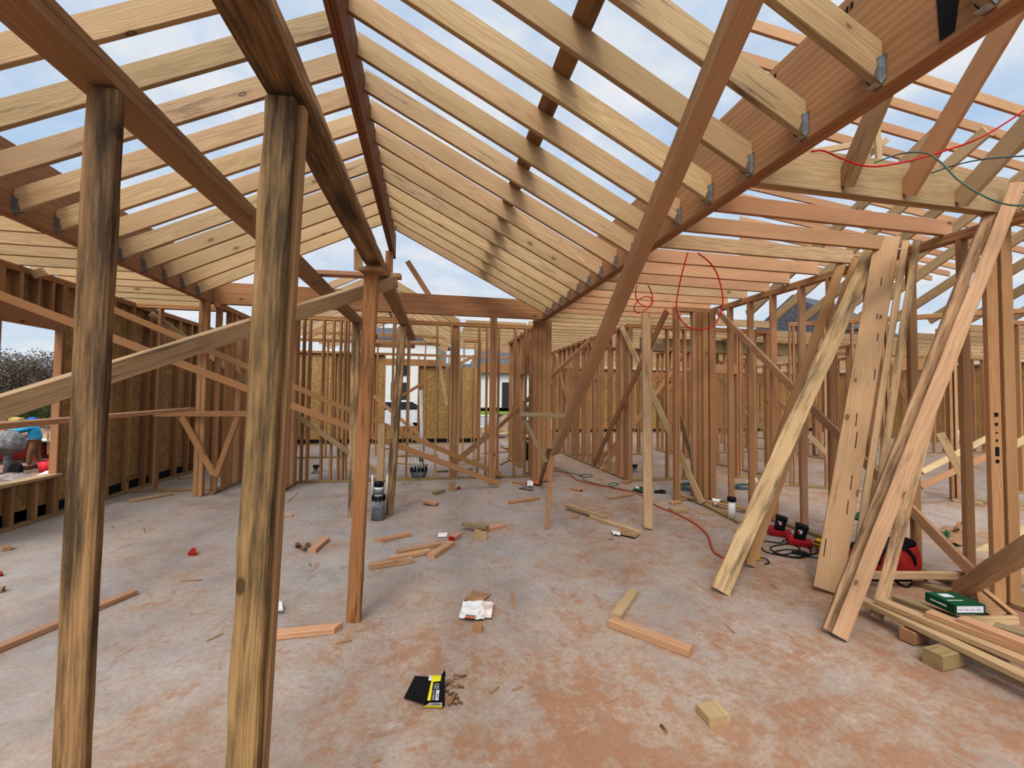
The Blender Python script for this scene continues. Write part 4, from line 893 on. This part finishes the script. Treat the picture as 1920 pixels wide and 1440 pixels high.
quad([(801, 1313.5, zy), (808, 1279, zy), (812.5, 1279, zy+.001), (807, 1313.5, zy)], 'yellow', 'yellow_panel', p_)
quad([(808, 1279, zy), (810, 1266.5, zy), (828, 1266.5, zy+.002), (826, 1277, zy+.002)], 'yellow', 'yellow_panel', p_)
quad([(803, 1276, zy), (805, 1266, zy), (809.5, 1267, zy), (808.5, 1276, zy)], 'label', 'white_corner', p_)
quad([(813, 1292, zy), (814, 1281, zy), (824, 1280, zy+.001), (823.5, 1292, zy+.001)], 'grey_plastic', 'picture_panel', p_)
quad([(809, 1313, zy), (811.5, 1293.5, zy), (816.5, 1293.5, zy), (815.5, 1313, zy)], 'grey_plastic', 'text_panel', p_)
quad([(816.5, 1313, zy), (818, 1293.5, zy), (824, 1293.5, zy+.001), (822, 1313, zy+.001)], 'label', 'text_panel', p_)
quad([(818.8, 1310, zy+.002), (819.6, 1300, zy+.002), (821.6, 1300, zy+.002), (820.6, 1310, zy+.002)], 'grey_plastic', 'printed_bar', p_)
f_ = quad([(795, 1325, .012), (829, 1326, .012), (829, 1317, .044), (806, 1317, .044)], 'label', 'front_label')
quad([(794, 1326.5, .006), (829, 1327.5, .006), (829, 1323.5, .022), (795, 1322.5, .022)], 'yellow', 'front_stripe')
quad([(809, 1321.5, .034), (826, 1321.8, .034), (826, 1320, .042), (809, 1319.8, .042)], 'grey_plastic', 'printed_bar')
rr = random.Random(9)
for i in range(16):
    x, y = rr.uniform(832, 862), rr.uniform(1262, 1322); a = rr.uniform(-.6, .6); L = rr.uniform(5, 13)
    o = board('loose_nail_strip', oZ(x, y, .006+.01*rr.random()), oZ(x+L, y-L*a, .006), .012, .007, (0, 0, 1), 'leaf_brown' if i % 3 else 'cardboard')
    tag(o, 'rusty nail strip spilled beside the crushed nail carton', 'nail', 'spilled nail strips')
q = MB().sheet(lambda u, v: oZ(838+14*u+6*v, 1318-22*u+4*v, .008+.02*math.sin(PI*v)), 5, 4, 'cardboard').build('torn_cardboard'); tag(q, 'curled torn cardboard tongue beside the crushed nail carton', 'cardboard')
# ================================================================== OUTSIDE
# worker at the mixer, seen through the window opening
wc = oD(64, 880, 13.9); gz = terr(wc.x, wc.y); wc.z = gz
S = (1.74)/1.0
vw = (CP-wc); vw.z = 0; vw.normalize(); rt = V((-vw.y, vw.x, 0)); rt = -rt if rt.dot(CR) < 0 else rt   # rt: to the right in view
fwd = (-rt*.95 - vw*.1).normalized(); sd = V((-fwd.y, fwd.x, 0))
P = lambda f, s, z: wc + fwd*f + sd*s + V((0, 0, z))
def skin(name, chain, mat, parent=None, sub=1):
    """chain: list of (point, radius, parent index)"""
    me = bpy.data.meshes.new(name); me.from_pydata([c[0] for c in chain], [(c[2], i) for i, c in enumerate(chain) if c[2] is not None], []); me.materials.append(M[mat])
    o = bpy.data.objects.new(name, me); COL.objects.link(o)
    md = o.modifiers.new('skin', 'SKIN'); md.use_smooth_shade = True
    for i, c in enumerate(chain): me.skin_vertices[0].data[i].radius = (c[1], c[1])
    me.skin_vertices[0].data[0].use_root = True
    s = o.modifiers.new('sub', 'SUBSURF'); s.levels = sub; s.render_levels = sub; setpar(o, parent); return o
body = skin('worker', [(P(0, 0, .93), .15, None), (P(.02, 0, 1.15), .155, 0), (P(.06, 0, 1.36), .16, 1), (P(.09, 0, 1.47), .075, 2), (P(.13, 0, 1.58), .085, 3), (P(.14, 0, 1.66), .08, 4),
    (P(.02, .10, .84), .10, 0), (P(.10, .11, .47), .068, 6), (P(.10, .12, .10), .05, 7), (P(.20, .12, .04), .04, 8),
    (P(-.02, -.10, .84), .10, 0), (P(-.02, -.12, .46), .068, 10), (P(-.16, -.13, .10), .05, 11), (P(-.06, -.13, .04), .04, 12),
    (P(.06, .19, 1.38), .07, 2), (P(.32, .20, 1.28), .05, 14), (P(.58, .12, 1.30), .04, 15), (P(.68, .10, 1.30), .032, 16),
    (P(.06, -.19, 1.38), .07, 2), (P(.30, -.22, 1.22), .05, 18), (P(.55, -.10, 1.24), .04, 19), (P(.65, -.07, 1.25), .032, 20)], 'skin')
tag(body, 'person in a light blue hoodie and khaki trousers working at the mixer', 'person')
skin('hoodie', [(P(0, 0, .80), .20, None), (P(.02, 0, 1.16), .185, 0), (P(.06, 0, 1.36), .185, 1), (P(.08, 0, 1.47), .10, 2),
    (P(.06, .20, 1.38), .09, 2), (P(.32, .21, 1.28), .07, 4), (P(.57, .12, 1.30), .055, 5), (P(.06, -.20, 1.38), .09, 2), (P(.30, -.23, 1.22), .07, 7), (P(.54, -.10, 1.24), .055, 8)], 'hoodie', body)
skin('hood', [(P(.07, 0, 1.50), .10, None), (P(.10, 0, 1.60), .125, 0), (P(.10, 0, 1.69), .115, 1)], 'hood_blue', body)
skin('trousers', [(P(0, 0, 1.04), .172, None), (P(.02, .10, .82), .115, 0), (P(.10, .11, .47), .085, 1), (P(.10, .12, .14), .07, 2), (P(-.02, -.10, .82), .115, 0), (P(-.02, -.12, .46), .085, 4), (P(-.15, -.13, .14), .07, 5)], 'khaki', body)
for f, s in ((.12, .12), (-.12, -.13)):
    MB().box(P(f+.04, s, .06), (.30, .11, .12), Matrix.Rotation(math.atan2(fwd.y, fwd.x), 3, 'Z'), 'boot', .035).build('boot', parent=body)
for k in (-1, 1):
    for (f, s, z, r) in ((.215, .034*k, 1.655, .012),): MB().lathe(P(f, s, z), [(.0, -.01), (.012, 0), (.0, .01)], 8, 'dark_hair').build('eye', parent=body)
# mixer
mc = oD(14, 876, 12.9); mc.z = terr(mc.x, mc.y); mx = empty('cement_mixer', mc, 'grey cement mixer drum beside the person in the blue hoodie', 'mixer')
MB().lathe(mc+V((0, 0, .95)), [(.10, -.34), (.30, -.28), (.38, -.05), (.36, .10), (.24, .32), (.21, .32)], 22, 'mixer_grey', axis=(-.35, .1, .8)).build('drum', parent=mx)
b = MB(); b.tube([mc, mc+V((0, 0, .75))], .09, 8, 'mixer_grey'); b.tube([mc+V((-.4, 0, .05)), mc+V((.4, 0, .05))], .04, 6, 'mixer_grey'); b.build('stand', parent=mx)
MB().lathe(mc+V((0, -.50, .78)), [(.13, -.06), (.13, .06)], 14, 'black', axis=(.1, 1, 0)).build('motor', parent=mx)
MB().lathe(mc+V((.30, -.1, .17)), [(.17, -.06), (.17, .06)], 18, 'rubber', axis=(.3, 1, 0)).build('wheel', parent=mx)
o = MB(); bagp = oD(28, 800, 13.6); o.box(bagp, (.30, .26, .60), Matrix.Rotation(.2, 3, 'Y'), 'cement_yellow', .06); tag(o.build('cement_sack'), 'yellow cement sack being emptied into the mixer', 'sack')
c = oD(87, 868, 13.4); c.z = terr(c.x, c.y); bk = empty('bucket', c, 'red bucket on the dirt right of the person', 'bucket')
MB().lathe(c, [(.15, 0), (.20, .34), (.19, .34), (.14, .02)], 18, 'bucket_red').build('pail', parent=bk)
MB().tube([c+V((-.19, 0, .33)), c+V((-.1, -.12, .42)), c+V((.1, -.12, .42)), c+V((.19, 0, .33))], .008, 5, 'steel').build('handle', parent=bk)
for i, (x, D, w_, h_) in enumerate(((52, 17.6, 1.5, .62), (98, 15.0, 1.3, .70), (14, 15.0, .8, .7))):
    c = oD(x, 862, D); c.z = terr(c.x, c.y); r = empty('brick_pallet', c, ('stacked red bricks behind the person', 'stacked red bricks under a board beyond the bucket', 'stacked red bricks behind the mixer')[i], 'bricks', 'brick stacks')
    R3 = Matrix.Rotation(-.75, 3, 'Z')
    MB().box(c+V((0, 0, .06)), (w_+.05, .9, .12), R3, 'bark').build('pallet', parent=r)
    b = MB()
    for k in range(int(h_/.075)):
        for q in range(int(w_/.21)):
            b.box(c+R3 @ V((-w_/2+.1+q*.21, -.35+.004*(k % 2), .16+k*.075)), (.203, .10, .068), R3, 'brick_red'); 
    b.box(c+R3 @ V((0, .08, .12+h_/2)), (w_-.03, .72, h_-.04), R3, 'brick_red'); b.build('brick_stack', parent=r)
    if i == 1: MB().box(c+V((0, 0, h_+.17)), (w_+.3, 1.0, .04), R3, 'paper_white').build('cover_board', parent=r)
o = board('survey_stake', oD(90, 852, 14.4), oD(90, 812, 14.4), .06, .03, CR, 'pine'); tag(o, 'thin pale stake beyond the red bucket', 'stake')
o = board('low_plank', oD(78, 824, 15), oD(130, 806, 15), .25, .03, _U, 'pine'); tag(o, 'slanted pale plank beyond the person', 'plank')
for i, (x, y, D, s) in enumerate(((105, 879, 13.0, .28), (26, 890, 12.2, .32), (75, 893, 11.6, .16), (46, 898, 11.8, .22))):
    c = oD(x, y, D); c.z = terr(c.x, c.y); b = MB(); b.sheet(lambda u, v: c+V((s*1.5*math.cos(u*2*PI)*(1-v), s*math.sin(u*2*PI)*(1-v), s*.55*(1-(1-v)**2)*(1+.3*noise.noise(V((u*5, v*3, i)))))), 16, 5, ['paper_white', 'grey_pile', 'paper_white', 'brick_red'][i])
    tag(b.build('spoil_heap'), ['white plastic heap at the window jamb', 'grey mortar heap before the mixer', 'white scrap on the dirt below the person', 'broken brick heap under the mixer'][i], 'heap')
# bare winter trees and shrubs
def tree(x, y, D, hgt, label, seed, mat='twig', spread=.42, crown=None, group='trees beyond the lot'):
    base = oD(x, y, D); base.z = terr(base.x, base.y)-.1; R_ = random.Random(seed); r = empty('bare_tree' if not crown else 'leafy_tree', base, label, 'tree', group)
    tr = MB(); tw = MB()
    def grow(p, d, L, rad, lev):
        q = p + d*L; mid = p+d*L*.5+V((R_.uniform(-1, 1), R_.uniform(-1, 1), R_.uniform(-.3, .6)))*L*.08
        (tr if lev < 2 else tw).tube([p, mid, q], [rad, rad*.85, rad*.65], 5 if lev < 2 else 3, 'bark' if lev < 2 else mat, caps=False)
        if lev >= 5: return
        for i in range(3 if lev < 4 else 4):
            dd = (d + V((R_.uniform(-1, 1), R_.uniform(-1, 1), R_.uniform(-.35, .75)))*(spread*1.9)).normalized()
            grow(p+d*L*R_.uniform(.55, 1.0), dd, L*R_.uniform(.55, .8), max(.012, rad*.55), lev+1)
    grow(base, V((0, 0, 1)), hgt*.33, hgt*.03, 0)
    tr.build('trunk', parent=r, at=base); tw.build('twigs', parent=r, at=base)
    if crown:
        cb_ = MB()
        for i in range(3200):
            v = V((R_.gauss(0, 1), R_.gauss(0, 1), R_.gauss(0, 1))); v = v.normalized()*R_.random()**.4
            c = base+V((v.x*hgt*.36, v.y*hgt*.36, hgt*.5+v.z*hgt*.46)); s = hgt*.02; a, b_ = V((R_.uniform(-1, 1), R_.uniform(-1, 1), R_.uniform(-1, 1))).normalized(), V((R_.uniform(-1, 1), R_.uniform(-1, 1), R_.uniform(-1, 1))).normalized()
            cb_.bm.faces.new([cb_.bm.verts.new(c+a*s), cb_.bm.verts.new(c+b_*s), cb_.bm.verts.new(c-a*s*.6)])
        cb_.build('foliage', crown, r, at=base)
for i, (x, D, h_, cr, l) in enumerate(((14, 34, 5.2, 'leaf_olive', 'dusky bushy tree at the window left jamb'), (60, 36, 4.4, 'twig', 'grey-brown thicket tree behind the person'), (88, 32, 5.0, None, 'bare forked tree standing above the thicket'), (104, 38, 4.8, 'twig', 'grey-brown thicket tree at the window jamb'), (30, 38, 4.6, 'twig', 'grey-brown thicket tree left of the forked one'),
        (66, 27, 2.2, 'leaf_green', 'low green shrub behind the hoodie'), (100, 26, 2.4, 'leaf_green', 'low dark green shrub right of the person'), (30, 28, 2.0, 'leaf_green', 'low green shrub above the mixer'), (-20, 36, 5.0, 'twig', 'thicket tree left of the window'), (130, 37, 4.6, 'twig', 'thicket tree behind the nearest dark post'), (76, 40, 4.9, 'twig', 'farthest thicket tree behind the forked one'))):
    tree(x, 760, D, h_*D/36+(.9 if D > 30 else .3), l, 20+i, crown=cr)
# houses across the street
def hbox(c, sx, sy, sz, rot, mat, name, parent):
    return MB().box(V(c)+V((0, 0, sz/2)), (sx, sy, sz), Matrix.Rotation(rot, 3, 'Z'), mat).build(name, parent=parent)
def house(px, D, z0, w, dp, hh, rot, mat, label, roof_h, wins, roof_over=.4):
    c = oD(px, 745, D); c.z = z0; r = empty('house', c, label, 'house', 'houses across the street'); R3 = Matrix.Rotation(rot, 3, 'Z')
    hbox(c, w, dp, hh, rot, mat, 'wall', r)
    T = lambda x, y, z: c + R3 @ V((x, y, z)); o_ = roof_over
    a, b, e, f = T(-w/2-o_, -dp/2-o_, hh), T(w/2+o_, -dp/2-o_, hh), T(w/2+o_, dp/2+o_, hh), T(-w/2-o_, dp/2+o_, hh)
    g1, g2 = T(-w/2-o_, 0, hh+roof_h), T(w/2+o_, 0, hh+roof_h)
    rf = MB()
    for q in ([a, b, g2, g1], [f, g1, g2, e], [a, g1, f], [b, e, g2], [a, f, e, b]): rf.poly(q, 'roof_grey')
    rf.build('roof', parent=r)
    for (x, z, ww, wh, kind) in wins:
        k = MB().box(T(x, -dp/2-.03, z+wh/2), (ww, .08, wh), R3, 'garage_dark' if kind != 'window' else 'window_dark').build(kind, parent=r)
        if kind == 'window': MB().box(T(x, -dp/2-.08, z+wh/2), (.05, .04, wh), R3, 'black').build('mullion', parent=k)
    return r
zs = 1.0
house(752, 40, .9, 7.5, 8, 5.6, -.15, 'house_white', 'white modern house with dark windows seen through the back opening', 1.6, [(-1.1, 2.5, .4, 1.0, 'window'), (1.0, 2.5, .6, 1.2, 'window'), (-1.6, 0, .5, 2.0, 'door'), (.75, 0, 1.5, 1.9, 'garage_door')])
house(955, 42, .7, 6.0, 7, 3.1, -.35, 'house_white', 'white gabled house with a dark door seen beyond the debris pile', 2.6, [(.3, 0, .8, 2.3, 'door')])
house(1010, 55, 1.0, 12, 8, 3.2, -.2, 'house_cream', 'cream house with a broad grey roof behind the gabled one', 3.2, [(0, 0, 3.5, 2.4, 'garage_door'), (4, 1, 1.2, 1.2, 'window')])
house(1532, 27, .3, 4.5, 6, 5.2, .3, 'house_cream', 'house with a grey shingle roof beyond the right wing', 2.6, [(0, 1, 1.2, 1.2, 'window')])
house(850, 75, 1.2, 12, 9, 3.4, .1, 'house_cream', 'far house behind the back wall', 3.0, [(0, 1, 1.2, 1.2, 'window')])
# street, lawn
def strip(D0, D1, mat, name, dz):
    pts = []
    for px in (560, 1250): pass
    f = lambda u, v: (lambda q: V((q.x, q.y, terr(q.x, q.y)+dz)))(oD(540+800*u, 745, D0+(D1-D0)*v))
    o = MB().sheet(f, 24, 10, mat).build(name, at=(0, 0, 0)); tag(o, kind='structure')
strip(23.5, 31.5, 'asphalt', 'street', .03); strip(31.5, 32.6, 'kerb', 'kerb', .06); strip(32.6, 38.5, 'lawn', 'lawn', .05); strip(22.6, 23.5, 'kerb', 'kerb', .05)
c = oD(959, 768, 23.0); c.z = terr(c.x, c.y); mbx = empty('mailbox', c, 'black mailbox on a post at the street edge', 'mailbox')
MB().box(c+V((0, 0, .5)), (.10, .10, 1.0), None, 'black').build('post', parent=mbx); b = MB(); b.box(c+V((0, 0, 1.1)), (.24, .45, .2), None, 'black', .05); b.build('box', parent=mbx)
# cars
def car(px, D, rot, mat, label):
    c = oD(px, 745, D); c.z = terr(c.x, c.y)+.03; R3 = Matrix.Rotation(rot, 3, 'Z'); r = empty('car', c, label, 'car', 'parked cars')
    prof = [(-2.2, .35), (-2.2, .75), (-1.9, .9), (-1.5, .95), (-.9, 1.42), (.5, 1.45), (1.25, .98), (2.0, .86), (2.2, .65), (2.2, .35)]
    b = MB()
    for y in (-.85, .85): b.poly([c+R3 @ V((x, y*(1 if z < .99 else .82), z)) for x, z in prof], mat)
    for i in range(len(prof)):
        (x0, z0_), (x1, z1_) = prof[i], prof[(i+1) % len(prof)]; k0, k1 = (.85 if z0_ < .99 else .697), (.85 if z1_ < .99 else .697)
        b.poly([c+R3 @ V((x0, -k0, z0_)), c+R3 @ V((x1, -k1, z1_)), c+R3 @ V((x1, k1, z1_)), c+R3 @ V((x0, k0, z0_))], mat)
    b.build('body', parent=r)
    b = MB()
    for s in (-1, 1): b.poly([c+R3 @ V((x, s*(.86 if z < 1.05 else .72), z)) for x, z in ((-1.3, 1.0), (-.85, 1.36), (.45, 1.38), (1.05, 1.0))], 'window_dark', .005)
    for (xa, za, xb, zb_) in ((-1.52, .99, -.95, 1.40), (.55, 1.42, 1.22, 1.02)): b.poly([c+R3 @ V((xa-.02 if xa < 0 else xa+.03, -.66, za)), c+R3 @ V((xb-.02 if xa < 0 else xb+.03, -.66, zb_)), c+R3 @ V((xb-.02 if xa < 0 else xb+.03, .66, zb_)), c+R3 @ V((xa-.02 if xa < 0 else xa+.03, .66, za))], 'window_dark', .005)
    b.build('glass', parent=r)
    for x in (-1.35, 1.35):
        for y in (-.82, .82): MB().lathe(c+R3 @ V((x, y, .33)), [(.33, -.1), (.33, .1)], 16, 'rubber', axis=R3 @ V((0, 1, 0))).build('wheel', parent=r)
car(748, 21.5, .35, 'car_white', 'white car parked outside the back opening')
car(1036, 33, .1, 'car_dark', 'dark blue car parked up the street')
# scrap lumber heap beyond the open end of the hall
rr = random.Random(5); k = 0
for i in range(70):
    px = rr.uniform(915, 1010); D = rr.uniform(16.4, 18.6); q = oD(px, 800, D); top = max(.05, 1.05-abs(px-958)/75)
    q.z = .06+rr.random()*top*(.35+.65*(D-16.4)/2.2)
    d = V((rr.uniform(-1, 1), rr.uniform(-.6, .6), rr.uniform(-.35, .35))).normalized()*rr.uniform(.12, .42)
    o = board('scrap_board', q-d, q+d, rr.choice([.09, .14, .2, .3]), .03, V((rr.uniform(-1, 1), rr.uniform(-1, 1), rr.uniform(-1, 1))), rr.choice(['pine', 'pine', 'pink', 'paper_white', 'cardboard', 'aged', 'osb', 'pine', 'green_box' if i % 9 == 0 else 'pine']))
    tag(o, 'scrap board or sheet in the construction waste heap', 'scrap', 'scrap in the waste heap')
c = oD(958, 800, 18.6); c.z = 0
tag(MB().sheet(lambda u, v: c+V((1.5*math.cos(u*2*PI)*(1-v), 1.3*math.sin(u*2*PI)*(1-v), .8*(1-(1-v)**2)*(1+.4*noise.noise(V((u*6, v*4, 2)))))), 24, 6, 'grey_pile').build('rubble_mound'), 'mound of dirt and rubble under the waste heap', 'mound')
for i, (p, q, D, m_) in enumerate((((936, 848), (958, 846), 12.2, 'fir'), ((940, 838), (955, 842), 12.8, 'plank'), ((905, 850), (930, 846), 11.6, 'pine'), ((716, 842), (760, 838), 11.5, 'fir'), ((740, 868), (800, 872), 9.3, 'pine'), ((820, 884), (885, 880), 8.8, 'treated'), ((1440, 905), (1500, 910), 7.4, 'pine'), ((1785, 938), (1842, 944), 6.2, 'pine'), ((1360, 835), (1440, 842), 12, 'fir'), ((1255, 845), (1320, 842), 12.5, 'plank'))):
    a = oZ(*p, .02); b_ = oZ(*q, .02); o = board('offcut', a, b_, .089, .038, (b_-a).cross(V((0, 0, 1))), m_); tag(o, ['reddish stick on the floor at the back opening', 'dark stick on the floor at the back opening', 'pale stick deep behind the cross partition', 'reddish stick on the floor behind the slim post', 'pale plank on the floor behind the flared boot', 'greenish plank behind the slanted braces foot', 'pale stick behind the bark-edged leaning board', 'orange-pale stick beyond the double stud', 'stick on the far floor of the wing', 'dark stick on the far floor behind the bleached board'][i], 'offcut', DG)
cord([oZ(x, y, .008) for x, y in ((938, 832), (948, 842), (962, 846), (955, 852), (966, 858), (950, 866), (938, 872))], .01, 'black', 'extension_cord', 'black cord snaking on the floor of the back room')
